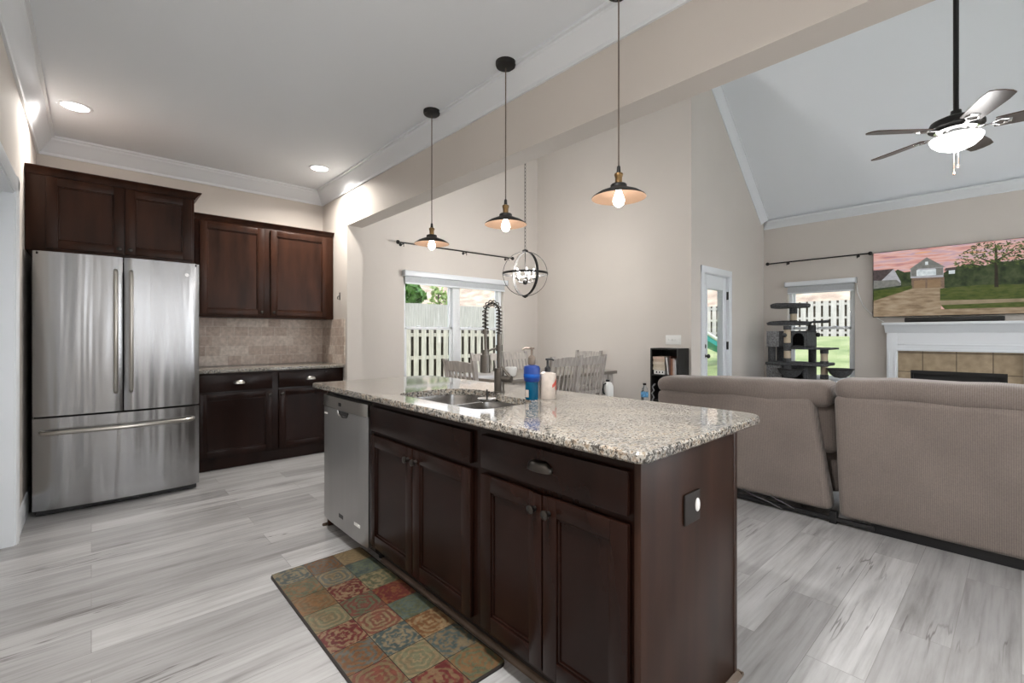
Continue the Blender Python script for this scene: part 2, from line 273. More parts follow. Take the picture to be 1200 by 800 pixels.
# ------------------------------------------------------------------ mesh helpers
class MB:
    def __init__(s): s.bm = bmesh.new(); s.mi = 0
    def m(s, i): s.mi = i; return s
    def _tag(s, faces):
        for f in faces: f.material_index = s.mi
    def box(s, x0, x1, y0, y1, z0, z1, bev=0.0, seg=2):
        x0, x1 = min(x0, x1), max(x0, x1); y0, y1 = min(y0, y1), max(y0, y1); z0, z1 = min(z0, z1), max(z0, z1)
        v = [s.bm.verts.new((x, y, z)) for x in (x0, x1) for y in (y0, y1) for z in (z0, z1)]
        q = [(0, 1, 3, 2), (4, 6, 7, 5), (0, 4, 5, 1), (2, 3, 7, 6), (0, 2, 6, 4), (1, 5, 7, 3)]
        fs = [s.bm.faces.new([v[i] for i in k]) for k in q]
        if bev > 0:
            es = list({e for f in fs for e in f.edges})
            r = bmesh.ops.bevel(s.bm, geom=es, offset=bev, segments=seg, affect='EDGES', profile=0.5)
            fs = [f for f in r['faces'] if f.is_valid] + [f for f in fs if f.is_valid]
        s._tag(fs); return s
    def hexa(s, p):
        """8 points: bottom ring 4 then top ring 4"""
        v = [s.bm.verts.new(q) for q in p]
        s._tag([s.bm.faces.new([v[i] for i in k]) for k in ((3, 2, 1, 0), (4, 5, 6, 7), (0, 1, 5, 4), (1, 2, 6, 5), (2, 3, 7, 6), (3, 0, 4, 7))]); return s
    def loft(s, rings, cap=True, closed=True):
        R = [[s.bm.verts.new(p) for p in r] for r in rings]; fs = []
        n = len(R[0])
        for a, b in zip(R, R[1:]):
            for i in range(n if closed else n-1):
                j = (i+1) % n; fs.append(s.bm.faces.new((a[i], a[j], b[j], b[i])))
        if cap:
            fs.append(s.bm.faces.new(list(reversed(R[0])))); fs.append(s.bm.faces.new(R[-1]))
        s._tag(fs); return s
    def lathe(s, prof, c=(0, 0, 0), n=20, cap=True):
        rings = [[(c[0]+r*math.cos(2*PI*i/n), c[1]+r*math.sin(2*PI*i/n), c[2]+z) for i in range(n)] for r, z in [(max(r, 1e-4), z) for r, z in prof]]
        return s.loft(rings, cap)
    def cyl(s, p0, p1, r0, r1=None, n=14, cap=True):
        r1 = r0 if r1 is None else r1
        return s.tube([p0, p1], [r0, r1], n, cap)
    def tube(s, pts, r, n=8, cap=True, loop=False):
        P = [Vector(p) for p in pts]; k = len(P)
        rr = r if isinstance(r, (list, tuple)) else [r]*k
        rings = []; up = None
        for i in range(k):
            if loop: t = P[(i+1) % k]-P[i-1]
            else: t = (P[min(i+1, k-1)]-P[max(i-1, 0)])
            t.normalize()
            if up is None:
                a = Vector((0, 0, 1)) if abs(t.z) < 0.9 else Vector((1, 0, 0))
                up = t.cross(a).normalized()
            else:
                up = (up - t*up.dot(t)); up.normalize()
            w = t.cross(up)
            rings.append([tuple(P[i]+(up*math.cos(2*PI*j/n)+w*math.sin(2*PI*j/n))*rr[i]) for j in range(n)])
        if loop: rings.append(rings[0]); cap = False
        return s.loft(rings, cap)
    def prism(s, poly, axis, a0, a1):
        def P(u, v, a):
            return {'x': (a, u, v), 'y': (u, a, v), 'z': (u, v, a)}[axis]
        return s.loft([[P(u, v, a0) for u, v in poly], [P(u, v, a1) for u, v in poly]])
    def ball(s, c, r, nu=14, nv=9):
        r = r if isinstance(r, (tuple, list)) else (r, r, r)
        rings = [[(c[0]+r[0]*math.sin(t)*math.cos(2*PI*i/nu), c[1]+r[1]*math.sin(t)*math.sin(2*PI*i/nu), c[2]-r[2]*math.cos(t)) for i in range(nu)] for t in [max(0.03, min(PI-0.03, PI*j/nv)) for j in range(nv+1)]]
        return s.loft(rings)
    def poly(s, pts):
        s._tag([s.bm.faces.new([s.bm.verts.new(p) for p in pts])]); return s
    def xf(s, mtx):
        bmesh.ops.transform(s.bm, matrix=mtx, verts=s.bm.verts); return s
    def build(s, name, mats, parent=None, world=True, angle=35, smooth=True):
        bm = s.bm
        bmesh.ops.recalc_face_normals(bm, faces=bm.faces)
        if parent is not None and world:
            q = parent; off = Vector((0, 0, 0))
            while q is not None: off += q.location; q = q.parent
            bmesh.ops.translate(bm, vec=-off, verts=bm.verts)
        me = bpy.data.meshes.new(name); bm.to_mesh(me); bm.free()
        for mm in (mats if isinstance(mats, (list, tuple)) else [mats]): me.materials.append(mm)
        if smooth:
            me.polygons.foreach_set('use_smooth', [True]*len(me.polygons)); me.set_sharp_from_angle(angle=math.radians(angle))
        o = bpy.data.objects.new(name, me); COL.objects.link(o)
        if parent is not None: o.parent = parent
        return o
def tag(o, label=None, cat=None, group=None, kind=None):
    if label: o['label'] = label
    if cat: o['category'] = cat
    if group: o['group'] = group
    if kind: o['kind'] = kind
    return o
def thing(name, label, cat, loc, rz=0.0, group=None):
    o = bpy.data.objects.new(name, None); COL.objects.link(o); o.empty_display_size = 0.1
    o.location = loc; o.rotation_euler = (0, 0, rz); return tag(o, label, cat, group)
def single(name, mb, m, label, cat, base, group=None, **kw):
    """a thing that is one mesh, with its origin at its base"""
    bmesh.ops.translate(mb.bm, vec=-Vector(base), verts=mb.bm.verts)
    o = mb.build(name, m, None, **kw); o.location = base; return tag(o, label, cat, group)
def struct(name, mb, m, parent=None, **kw):
    o = mb.build(name, m, parent, **kw)
    if parent is None: o['kind'] = 'structure'
    return o
def copy_tree(o, parent=None):
    c = o.copy(); COL.objects.link(c)
    if parent is not None: c.parent = parent
    for ch in list(o.children): copy_tree(ch, c)
    return c
def relabel(o, label):
    o['label'] = label; return o
# ================================================================== the setting
XL, YB, XB, BT, XD, YL, XF = -0.33, 5.40, 1.97, 0.165, 5.48, 2.74, 7.87
ZC, ZS = 2.83, 2.345           # kitchen ceiling, beam soffit
YJ = 4.72                      # kitchen stub wall ends here
YR = -3.6                      # wall behind the camera
SL = 0.875; ZF = 2.98          # vault slope and height at fireplace wall
XR = 4.98
def zv(x): return ZF + SL*(XF - x) if x >= XR else ZF + SL*(XF-XR) - (ZF+SL*(XF-XR)-3.05)*(XR-x)/(XR-XB-BT)

struct('floor', MB().box(XL-0.6, XF+0.1, YR-0.1, YB+0.1, -0.12, 0.0), M['floor'])
struct('ceiling', MB().box(XL-0.15, XB+0.02, YR-0.1, YB+0.1, ZC, ZC+0.12), M['ceil'])
mb = MB()
mb.loft([[(x, YR-0.1, zv(x)) , (x, YB+0.1, zv(x)), (x, YB+0.1, zv(x)+0.12), (x, YR-0.1, zv(x)+0.12)] for x in (XB+0.02, XR, XF+0.15)])
struct('ceiling_vault', mb, M['ceil'], smooth=False)

def wall_holes(axis, pos0, pos1, a0, a1, z0, z1, holes):
    """wall slab with rectangular holes; axis 'y': slab between y=pos0..pos1 running along x"""
    mb = MB(); cuts = sorted({a0, a1, *[h[0] for h in holes], *[h[1] for h in holes]})
    for p, q in zip(cuts, cuts[1:]):
        hs = [h for h in holes if h[0] <= p+1e-6 and h[1] >= q-1e-6]
        spans = [(z0, z1)]
        for h in hs: spans = [t for s in spans for t in ((s[0], h[2]), (h[3], s[1])) if t[1]-t[0] > 1e-4]
        for s in spans:
            if axis == 'y': mb.box(p, q, pos0, pos1, s[0], s[1])
            else: mb.box(pos0, pos1, p, q, s[0], s[1])
    return mb
WD = (3.01, 4.73, 0.55, 1.97)      # dining window opening (x0,x1,z0,z1)
WL = (1.56, 2.40, 0.55, 1.97)      # living window opening (y0,y1,z0,z1)
DR = (5.80, 6.56, 0.0, 2.02)       # glass door opening
struct('wall_back', wall_holes('y', YB, YB+0.15, XL-0.15, XD+0.15, 0, 5.3, [WD]), M['wall'], smooth=False)
mb = wall_holes('x', XL-0.14, XL, YR, YB, 0, ZC, [(2.95, 3.88, 0, 2.03)])
struct('wall_left', mb, M['wall'], smooth=False)
mb = MB().box(XB, XB+BT, YJ, YB, 0, ZC+0.3).box(XB, XB+BT, YR, YJ, ZS, ZC+0.3)
struct('wall_divider', mb, M['wall'], smooth=False)
struct('wall_dining', MB().box(XD, XD+0.15, YL+0.15, YB, 0, 5.4), M['wall'], smooth=False)
mb = wall_holes('y', YL, YL+0.15, XD, XF+0.15, 0, 5.3, [DR]); struct('wall_living', mb, M['wall'], smooth=False)
mb = wall_holes('x', XF, XF+0.15, YR, YL, 0, ZF+0.05, [WL, (-1.32, -0.48, 0.55, 1.97)]); struct('wall_fireplace', mb, M['wall'], smooth=False)
mb = wall_holes('y', YR-0.15, YR, XL-0.15, XF+0.15, 0, 5.6, [(0.1, 1.8, 0.8, 2.3), (3.2, 6.4, 0.35, 2.35)]); struct('wall_rear', mb, M['wall'], smooth=False)

# crown mouldings (kitchen ceiling and the vault)
CP = [(0, 0), (0, -0.145), (0.014, -0.145), (0.018, -0.125), (0.036, -0.105), (0.066, -0.055), (0.088, -0.034), (0.092, -0.018), (0.108, -0.016), (0.108, 0)]
def crown(name, p0, p1, inward, z, prof=CP, mi0=1, mi1=1):
    """moulding from p0 to p1 (xy), ends mitred 45 degrees inward when mi=1"""
    a, b = Vector((*p0, 0)), Vector((*p1, 0)); t = (b-a).normalized(); w = Vector((*inward, 0))
    mb = MB(); R0, R1 = [], []
    for u, v in prof:
        R0.append(tuple(a + w*u + t*(u if mi0 else 0) + Vector((0, 0, z+v)))); R1.append(tuple(b + w*u - t*(u if mi1 else 0) + Vector((0, 0, z+v))))
    mb.loft([R0, R1]); return struct(name, mb, M['trim'], angle=25)
crown('trim_1', (XL, YB), (XB, YB), (0, -1), ZC)
crown('trim_2', (XL, YR), (XL, YB), (1, 0), ZC)
crown('trim_3', (XB, YR), (XB, YB), (-1, 0), ZC)
CS = [(u*0.85, v*0.80) for u, v in CP]
crown('trim_4', (XF, YR), (XF, YL), (-1, 0), ZF, CS)
# raking crown against the living room wall
mb = MB(); d = Vector((-1, 0, SL)).normalized(); nrm = Vector((-SL, 0, -1)).normalized()
def rk(x): return [tuple(Vector((x, YL, zv(x))) + Vector((0, -1, 0))*u - nrm*v) for u, v in CS]
mb.loft([rk(XF-0.04), rk(XR+0.05)]); struct('trim_5', mb, M['trim'], angle=25)
# baseboards
BBP = [(0, 0), (0.014, 0), (0.014, 0.10), (0.008, 0.125), (0, 0.13)]
def base(name, p0, p1, inward):
    a, b = Vector((*p0, 0)), Vector((*p1, 0)); w = Vector((*inward, 0))
    mb = MB(); mb.loft([[tuple(q + w*u + Vector((0, 0, v))) for u, v in BBP] for q in (a, b)]); return struct(name, mb, M['trim'])
base('baseboard_left', (XL, 3.97), (XL, 4.75), (1, 0)); base('baseboard_dining', (XB+BT, YB), (XD, YB), (0, -1)); base('baseboard_nook', (XD, YB-0.02), (XD, 3.15), (-1, 0))
base('baseboard_living', (XD, YL), (5.70, YL), (0, -1)); base('baseboard_living_corner', (6.66, YL), (XF, YL), (0, -1)); base('baseboard_fireplace', (XF, 1.27), (XF, YL), (-1, 0))
base('baseboard_divider', (XB+BT, YJ), (XB+BT, YB), (1, 0))

# left opening: jamb, casing, closed white door
mb = MB().box(XL-0.145, XL+0.004, 3.862, 3.88, 0, 2.03).box(XL-0.145, XL+0.004, 2.95, 2.968, 0, 2.03).box(XL-0.145, XL+0.004, 2.968, 3.862, 2.012, 2.03)
mb.box(XL-0.085, XL-0.07, 3.85, 3.862, 0, 2.012)
cs = [(0, 0), (0.012, 0.0), (0.019, 0.02), (0.019, 0.075), (0.010, 0.09), (0, 0.09)]
mb.prism([(XL+u, 3.872+v) for u, v in cs], 'z', 0, 2.115)
mb.prism([(XL+u, 2.958-v) for u, v in cs], 'z', 0, 2.115)
mb.prism([(XL+u, 2.022+v) for u, v in [(a, b) for a, b in cs]], 'y', 2.87, 3.96)
struct('trim_6', mb, M['trim'], angle=30)
mb = MB().box(XL-0.125, XL-0.087, 2.972, 3.858, 0.008, 2.008, 0.003)
for z0, z1 in ((0.25, 0.95), (1.1, 1.88)): mb.box(XL-0.09, XL-0.083, 3.09, 3.74, z0, z1, 0.006)
dl = struct('door_2', mb, M['trim'])

# dining window (two double-hung sashes) and living window
def window(name, axis, a0, a1, z0, z1, wall_in, out_sign, units, zr):
    """vinyl window in an opening; frame 5 cm deep set 6 cm into wall"""
    mb = MB(); gl = MB()
    d0 = wall_in + out_sign*0.055; d1 = wall_in + out_sign*0.135
    def B(m_, p0, p1, q0, q1, e0, e1, bev=0.004):
        if axis == 'x': m_.box(p0, p1, e0, e1, q0, q1, bev)
        else: m_.box(e0, e1, p0, p1, q0, q1, bev)
    B(mb, a0, a1, z0, z0+0.045, d0, d1); B(mb, a0, a1, z1-0.045, z1, d0, d1)
    B(mb, a0, a0+0.05, z0, z1, d0, d1); B(mb, a1-0.05, a1, z0, z1, d0, d1)
    w = (a1-a0)/units
    for i in range(units):
        u0, u1 = a0+w*i, a0+w*(i+1)
        if i: B(mb, u0-0.06, u0+0.06, z0, z1, d0-out_sign*0.012, d1)
        for (s0, s1, off) in ((z0+0.03, zr+0.018, 0.014), (zr-0.018, z1-0.03, 0.045)):
            e0 = d0 + out_sign*off; e1 = e0 + out_sign*0.028; i0 = u0+(0.06 if i else 0.04); i1 = u1-(0.06 if i < units-1 else 0.04)
            for p0, p1, q0, q1 in ((i0, i1, s0, s0+0.038), (i0, i1, s1-0.038, s1), (i0, i0+0.036, s0, s1), (i1-0.036, i1, s0, s1)): B(mb, p0, p1, q0, q1, e0, e1, 0.003)
            g = e0 + out_sign*0.014
            B(gl, i0+0.03, i1-0.03, s0+0.03, s1-0.03, g-0.002, g+0.002, 0)
        for f in (0.3, 0.7): B(mb, u0+w*f-0.025, u0+w*f+0.025, zr+0.018, zr+0.032, d0+out_sign*0.004, d0+out_sign*0.03, 0.003)
    o = struct(name, mb, M['vinyl'])
    gl.build('pane', M['glass'], o, world=False)
    s = MB()
    B(s, a0-0.02, a1+0.02, z0-0.03, z0, wall_in-out_sign*0.03, d0, 0.004); s.build('window_sill', M['trim'], o, world=False)
    return o
window('window_1', 'x', WD[0], WD[1], WD[2], WD[3], YB, 1, 2, 1.30)
window('window_2', 'y', WL[0], WL[1], WL[2], WL[3], XF, 1, 1, 1.31)
window('window_3', 'y', -1.32, -0.48, 0.55, 1.97, XF, 1, 1, 1.31)
window('added_window_1', 'x', 0.1, 1.8, 0.8, 2.3, YR, -1, 2, 1.55)  # unseen window, added as an opening for the kitchen fill lamp
window('added_window_2', 'x', 3.2, 6.4, 0.35, 2.35, YR, -1, 3, 1.35)  # unseen wide window, added for the living room fill lamp

# glass back door
x0, x1 = 5.82, 6.54
mb = MB()
def frm(mb, x0, x1, z0, z1, y0, y1, w, wb=None, wt=None, bev=0.003):
    wb = w if wb is None else wb; wt = w if wt is None else wt
    mb.box(x0, x0+w, y0, y1, z0, z1, bev).box(x1-w, x1, y0, y1, z0, z1, bev).box(x0+w, x1-w, y0, y1, z0, z0+wb, bev).box(x0+w, x1-w, y0, y1, z1-wt, z1, bev)
frm(mb, x0, x1, 0.012, 2.0, YL+0.02, YL+0.06, 0.105, 0.25, 0.19)
frm(mb, x0+0.095, x1-0.095, 0.24, 1.84, YL+0.010, YL+0.026, 0.030, bev=0.006)
door = struct('door_1', mb, M['trim'])
MB().box(x0+0.12, x1-0.12, YL+0.036, YL+0.042, 0.26, 1.82).build('glass_pane', M['glass'], door)
m2 = MB(); m2.cyl((5.855, YL+0.02, 0.935), (5.855, YL+0.008, 0.935), 0.032).cyl((5.855, YL+0.01, 0.935), (5.855, YL-0.03, 0.935), 0.012).ball((5.855, YL-0.042, 0.935), (0.028, 0.022, 0.028)); m2.build('knob', M['black'], door)
m2 = MB(); m2.cyl((5.855, YL+0.02, 1.06), (5.855, YL+0.002, 1.06), 0.030).box(5.849, 5.861, YL-0.012, YL+0.004, 1.04, 1.08, 0.003); m2.build('deadbolt', M['black'], door)
for z in (0.25, 1.06, 1.75): MB().cyl((6.549, YL+0.004, z-0.055), (6.549, YL+0.004, z+0.055), 0.010).box(6.535, 6.556, YL+0.008, YL+0.018, z-0.055, z+0.055).build('hinge', M['black'], door)
mb = MB(); mb.box(5.80, 5.818, YL, YL+0.15, 0, 2.02).box(6.542, 6.56, YL, YL+0.15, 0, 2.02).box(5.818, 6.542, YL, YL+0.15, 2.002, 2.02)
mb.box(5.725, 5.812, YL-0.018, YL, 0, 2.09, 0.004).box(6.548, 6.635, YL-0.018, YL, 0, 2.09, 0.004).box(5.725, 6.635, YL-0.019, YL, 2.008, 2.095, 0.004)
struct('trim_7', mb, M['trim'])

# ------------------------------------------------------------------ outdoors
def gz(x, y):
    d = max((x-9.5)/12.0, (y-8.5)/13.0); d = max(0, min(1, d)); h = -0.25 + 1.42*(d*d*(3-2*d))
    k = max(0, min(1, (max(x-25.0, 0) + max(y-23.0, 0)*0.55 )/14.0)); side = max(0.12, min(1, (x-15)/7.0))
    return h + 7.0*k*side*(1.15-0.15*k)
mb = MB(); NX, NY = 44, 44
G = [[mb.bm.verts.new((-6+66*i/NX, -8+72*j/NY, gz(-6+66*i/NX, -8+72*j/NY) if not (-6+66*i/NX < 8.2 and -8+72*j/NY < 6.0) else -0.3)) for j in range(NY+1)] for i in range(NX+1)]
for i in range(NX):
    for j in range(NY): mb.bm.faces.new((G[i][j], G[i+1][j], G[i+1][j+1], G[i][j+1]))
struct('ground', mb, M['grass'], angle=80)

def fence(label, p0, p1, height, pitch, bw, mf, mback, sunk=0.05, zt=None):
    a, b = Vector((*p0, 0)), Vector((*p1, 0)); L = (b-a).length; t = (b-a)/L; nn = Vector((t.y, -t.x, 0))
    z0 = gz(*p0)
    root = thing('privacy_fence', label, 'fence', (p0[0], p0[1], z0), group=None)
    F_, Bk, R_ = MB(), MB(), MB()
    def slab(m_, s0, s1, e0, e1, z_0, z_1):
        P = [a+t*s+nn*e for s, e in ((s0, e0), (s1, e0), (s1, e1), (s0, e1))]
        m_.hexa([(p.x, p.y, z_0) for p in P]+[(p.x, p.y, z_1) for p in P])
    n = int(L/pitch)
    for i in range(n):
        s = i*pitch; c = a+t*s; g = gz(c.x, c.y)
        top = (zt if zt is not None else g+height) + random.uniform(-0.012, 0.012)
        slab(F_, s, s+bw, 0.03, 0.05, g-sunk, top)
        if mback: slab(Bk, s+0.012, s+pitch+0.006, -0.07, -0.05, g-sunk, top)
    k = int(L/2.4)+1
    for i in range(k):
        s0, s1 = i*2.4, min(L, (i+1)*2.4)
        if s1-s0 < 0.2: break
        g = gz(*(a+t*(s0+s1)/2).xy); top = zt if zt is not None else g+height
        for f in (0.10, 0.52, 0.90): slab(R_, s0, s1, -0.045, 0.028, g+(top-g)*f-0.045, g+(top-g)*f+0.045)
    F_.build('picket_panel', mf, root)
    if mback: Bk.build('back_boards', mback, root)
    R_.build('rail', mf, root)
    for i in range(0, k+1, 2):
        c = a+t*min(i*2.4, L-0.1); g = gz(c.x, c.y); MB().box(c.x-0.05, c.x+0.05, c.y-0.05+nn.y*-0.12, c.y+0.05+nn.y*-0.12, g-0.1, (zt if zt is not None else g+height)-0.05).build('post', mf, root)
fence('pale shadowbox fence close outside the dining room window, dark gaps between its boards', (2.0, 10.4), (13.5, 10.4), 1.5, 0.225, 0.135, M['fence'], M['fence_gap_shade'], zt=1.37)
fence('grey board fence farther up the yard, above the nearer fence through dining window', (4.0, 21.8), (22.0, 21.8), 1.75, 0.15, 0.14, M['fence_far'], None)
fence('spaced picket fence at the top of lawn outside the living room window', (22.3, 12.5), (22.3, 1.0), 1.45, 0.27, 0.19, M['fence_far'], M['fence_gap_shade'])

def tree(label, x, y, h, r, m, n=900, leaf=0.28, group=None):
    z = gz(x, y); root = thing('tree', label, 'tree', (x, y, z), group=group)
    MB().tube([(x, y, z-0.2), (x+0.1, y, z+h*0.4), (x, y+0.1, z+h*0.8)], [0.18, 0.12, 0.04]).build('trunk', M['bark'], root)
    mb = MB()
    for i in range(n):
        u, v, w = random.gauss(0, 1), random.gauss(0, 1), random.gauss(0, 1); q = math.sqrt(u*u+v*v+w*w); k = random.uniform(0.55, 1)*(1+0.15*math.sin(3*u/q+5*w/q))
        hh = 0.5+0.5*w/q*k; rr = r*(1-0.45*max(0, hh-0.5)*2)
        c = Vector((x+u/q*rr*k, y+v/q*rr*k, z+h*0.25+hh*h*0.75)); d1 = Vector((random.gauss(0, 1), random.gauss(0, 1), random.gauss(0, 1))).normalized()*leaf; d2 = d1.cross(Vector((random.gauss(0, 1), random.gauss(0, 1), random.gauss(0, 1)))).normalized()*leaf*0.6
        mb.poly([tuple(c-d1), tuple(c+d2), tuple(c+d1), tuple(c-d2)])
    mb.build('foliage', m, root, smooth=False)
tree('dense green tree behind the far grey fence, left in the dining window', 12.6, 22.9, 3.9, 1.15, M['leaf'], 1100, 0.22)
tree('thin pale tree behind the far grey fence, right of the dense green tree', 15.9, 24.2, 3.2, 0.9, M['leaf2'], 240, 0.16)
# playground slide on the lawn, seen through the back door
sl = thing('playground_slide', 'teal and white playground slide on the lawn, seen through the glass door', 'slide', (13.6, 6.5, gz(13.6, 6.5)))
A, Bp = Vector((13.0, 6.55, 1.25)), Vector((15.2, 6.20, gz(15.2, 6.2)+0.12)); dd = (Bp-A).normalized(); sd = dd.cross(Vector((0, 0, 1))).normalized()
up = sd.cross(dd)
def chan(p): return [tuple(p+sd*u+up*v) for u, v in ((-0.24, 0.16), (-0.24, 0), (0.24, 0), (0.24, 0.16), (0.20, 0.16), (0.20, 0.04), (-0.20, 0.04), (-0.20, 0.16))]
MB().loft([chan(A), chan(A*0.5+Bp*0.5-Vector((0, 0, 0.06))), chan(Bp), chan(Bp+Vector((dd.x*0.5, dd.y*0.5, 0.0)))]).build('chute', M['teal'], sl)
for s in (-1, 1):
    MB().tube([tuple(A+sd*0.24*s+up*0.19), tuple((A+Bp)/2+sd*0.24*s+up*0.19-Vector((0, 0, 0.06))), tuple(Bp+sd*0.24*s+up*0.19)], 0.055).build('side_rail', M['white'], sl)
    c = A+sd*0.26*s-Vector((dd.x*0.1, dd.y*0.1, 0)); MB().cyl((c.x, c.y, gz(c.x, c.y)-0.1), (c.x, c.y, 1.6), 0.05).build('leg', M['white'], sl)
# ================================================================== kitchen: cabinet parts
def fx(X):   # face looking -x at x=X ; s runs along y, d outwards
    return lambda mb, s0, s1, z0, z1, d0, d1, bev=0.0: mb.box(X-d1, X-d0, s0, s1, z0, z1, bev)
def fy(Y):   # face looking -y at y=Y ; s runs along x
    return lambda mb, s0, s1, z0, z1, d0, d1, bev=0.0: mb.box(s0, s1, Y-d1, Y-d0, z0, z1, bev)
def panel_door(B, s0, s1, z0, z1, t=0.02, w=0.058):
    mb = MB()
    B(mb, s0, s0+w, z0, z1, 0, t, 0.0025); B(mb, s1-w, s1, z0, z1, 0, t, 0.0025)
    B(mb, s0+w-0.001, s1-w+0.001, z0, z0+w, 0, t, 0.0025); B(mb, s0+w-0.001, s1-w+0.001, z1-w, z1, 0, t, 0.0025)
    B(mb, s0+w-0.004, s1-w+0.004, z0+w-0.004, z1-w+0.004, 0, t*0.42)
    b = 0.009
    for q in ((s0+w, s0+w+b, z0+w, z1-w), (s1-w-b, s1-w, z0+w, z1-w), (s0+w, s1-w, z0+w, z0+w+b), (s0+w, s1-w, z1-w-b, z1-w)): B(mb, *q, 0, t*0.72, 0.003)
    return mb
def slab_front(B, s0, s1, z0, z1, t=0.02):
    mb = MB(); B(mb, s0, s1, z0, z1, 0, t, 0.005); return mb
def knob_mb(pos, ax):
    mb = MB(); v = Vector(ax); p = Vector(pos)
    mb.tube([tuple(p), tuple(p+v*0.012), tuple(p+v*0.016), tuple(p+v*0.024), tuple(p+v*0.029)], [0.009, 0.006, 0.0135, 0.0155, 0.006], 12); return mb
def cup_pull(pos, ax, sd, r=0.046, m=None):
    """half-shell bin pull"""
    p = Vector(pos); o = Vector(ax); s = Vector(sd); up = Vector((0, 0, 1)); mb = MB(); rings = []
    for j in range(7):
        th = j/6*PI/2*1.06
        rings.append([tuple(p + s*(r*math.cos(PI*i/12)*(0.35+0.65*math.sin(th)) ) + o*(0.026*math.sin(PI*i/12)**0.7*math.sin(th)**0.8+0.002) + up*(0.030*math.cos(th))) for i in range(13)])
    mb.loft(rings, cap=False, closed=False)
    k = 0.9
    rings2 = [[tuple(p + (Vector(q)-p)*k + o*0.0005) for q in rr] for rr in rings]
    mb.loft(rings2, cap=False, closed=False); mb.loft([rings[-1], rings2[-1]], cap=False, closed=False)
    mb.tube([tuple(p+s*r*0.97+up*0.004), tuple(p+s*r*0.97+up*0.012+o*0.004), tuple(p-s*r*0.97+up*0.012+o*0.002), tuple(p-s*r*0.97+up*0.004)], 0.003, 6)
    return mb

# ---- fridge and its cabinet
fr = thing('refrigerator', 'stainless french door refrigerator with bottom freezer drawer under dark cabinet', 'refrigerator', (0.17, 4.75, 0.0))
YF = 4.31
MB().box(-0.283, 0.623, 4.40, 5.10, 0.045, 1.735, 0.006).build('body', M['darkgap'], fr)
def door_mb(x0, x1, z0, z1, bow=0.028, rl=0.012, rr=0.012):
    mb = MB(); n = 16; cx, hw = 0.17, 0.457
    xs = [x0+(x1-x0)*i/n for i in range(n+1)]
    pr = [(x, YF + bow*((x-cx)/hw)**2 + (0.012*(1-min(1, (x-x0)/rl))**2 if rl else 0) + (0.012*(1-min(1, (x1-x)/rr))**2 if rr else 0)) for x in xs]
    pr = [(x0, 4.39)] + pr + [(x1, 4.39)]
    mb.prism(pr, 'z', z0, z1); return mb
dA = door_mb(-0.286, 0.166, 0.665, 1.757).build('door', M['steel'], fr, angle=30)
dB = door_mb(0.174, 0.627, 0.665, 1.757).build('door', M['steel'], fr, angle=30)
dC = door_mb(-0.286, 0.627, 0.045, 0.652).build('freezer_drawer', M['steel'], fr, angle=30)
def fridge_bar(pts, par, r=0.013):
    mb = MB(); mb.tube(pts, r, 10); o = mb.build('handle', M['nickel'], par); return o
for x, par in ((0.128, dA), (0.212, dB)):
    fridge_bar([(x, YF+0.004, 0.80), (x, YF-0.030, 0.815), (x, YF-0.042, 0.86), (x, YF-0.046, 1.2), (x, YF-0.042, 1.60), (x, YF-0.030, 1.645), (x, YF+0.004, 1.66)], par, 0.0125)
fridge_bar([(-0.245, YF+0.02, 0.562), (-0.235, YF-0.022, 0.560), (-0.19, YF-0.040, 0.558), (0.17, YF-0.052, 0.556), (0.53, YF-0.040, 0.558), (0.575, YF-0.022, 0.560), (0.585, YF+0.02, 0.562)], dC, 0.014)
MB().cyl((0.545, YF+0.022, 1.665), (0.545, YF+0.012, 1.665), 0.014, n=18).build('round_badge', M['chrome'], dB)
MB().box(-0.27, 0.61, 4.36, 4.55, 0.012, 0.044).build('toe_grille', M['black'], fr)
for x in (-0.25, 0.585): MB().cyl((x, 4.42, 0.0), (x, 4.42, 0.05), 0.018).build('foot', M['black'], fr)
for x in (-0.24, 0.58): MB().box(x-0.03, x+0.03, 4.335, 4.43, 1.735, 1.752, 0.004).build('hinge_cover', M['blackm'], fr)

def cab_crown(mb, x0, x1, y0, y1, z0, h=0.052, p=0.045, left=True, right=True):
    """stepped cove crown around front and right of a cabinet top"""
    pr = [(0, 0), (0.006, 0), (0.010, 0.010), (p*0.55, h*0.55), (p*0.9, h*0.82), (p, h*0.86), (p, h), (0, h)]
    R = []
    for X, sgn in ((x0, -1 if left else 0), (x1, 1 if right else 0)):
        R.append([(X+sgn*u, y0-u, z0+v) for u, v in pr])
    mb.loft(R)
    if right: mb.loft([[(x1+u, y0-u, z0+v) for u, v in pr], [(x1+u, y1, z0+v) for u, v in pr]])
    mb.box(x0, x1, y0, y1, z0, z0+h-0.004)

fc = thing('wall_cabinet', 'dark wood two-door cabinet mounted above the refrigerator', 'cabinet', (0.15, 4.92, 1.775))
YC = 4.47
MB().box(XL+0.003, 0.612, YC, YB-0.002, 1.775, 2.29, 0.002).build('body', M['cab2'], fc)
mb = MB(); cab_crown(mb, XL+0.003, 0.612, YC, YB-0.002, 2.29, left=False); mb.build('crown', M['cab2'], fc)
B = fy(YC)
for s0, s1, kx in ((-0.228, 0.178, 0.150), (0.186, 0.592, 0.214)):
    dd_ = panel_door(B, s0, s1, 1.797, 2.282).build('door', M['cab2'], fc); knob_mb((kx, YC-0.02, 1.832), (0, -1, 0)).build('knob', M['bronze'], dd_)

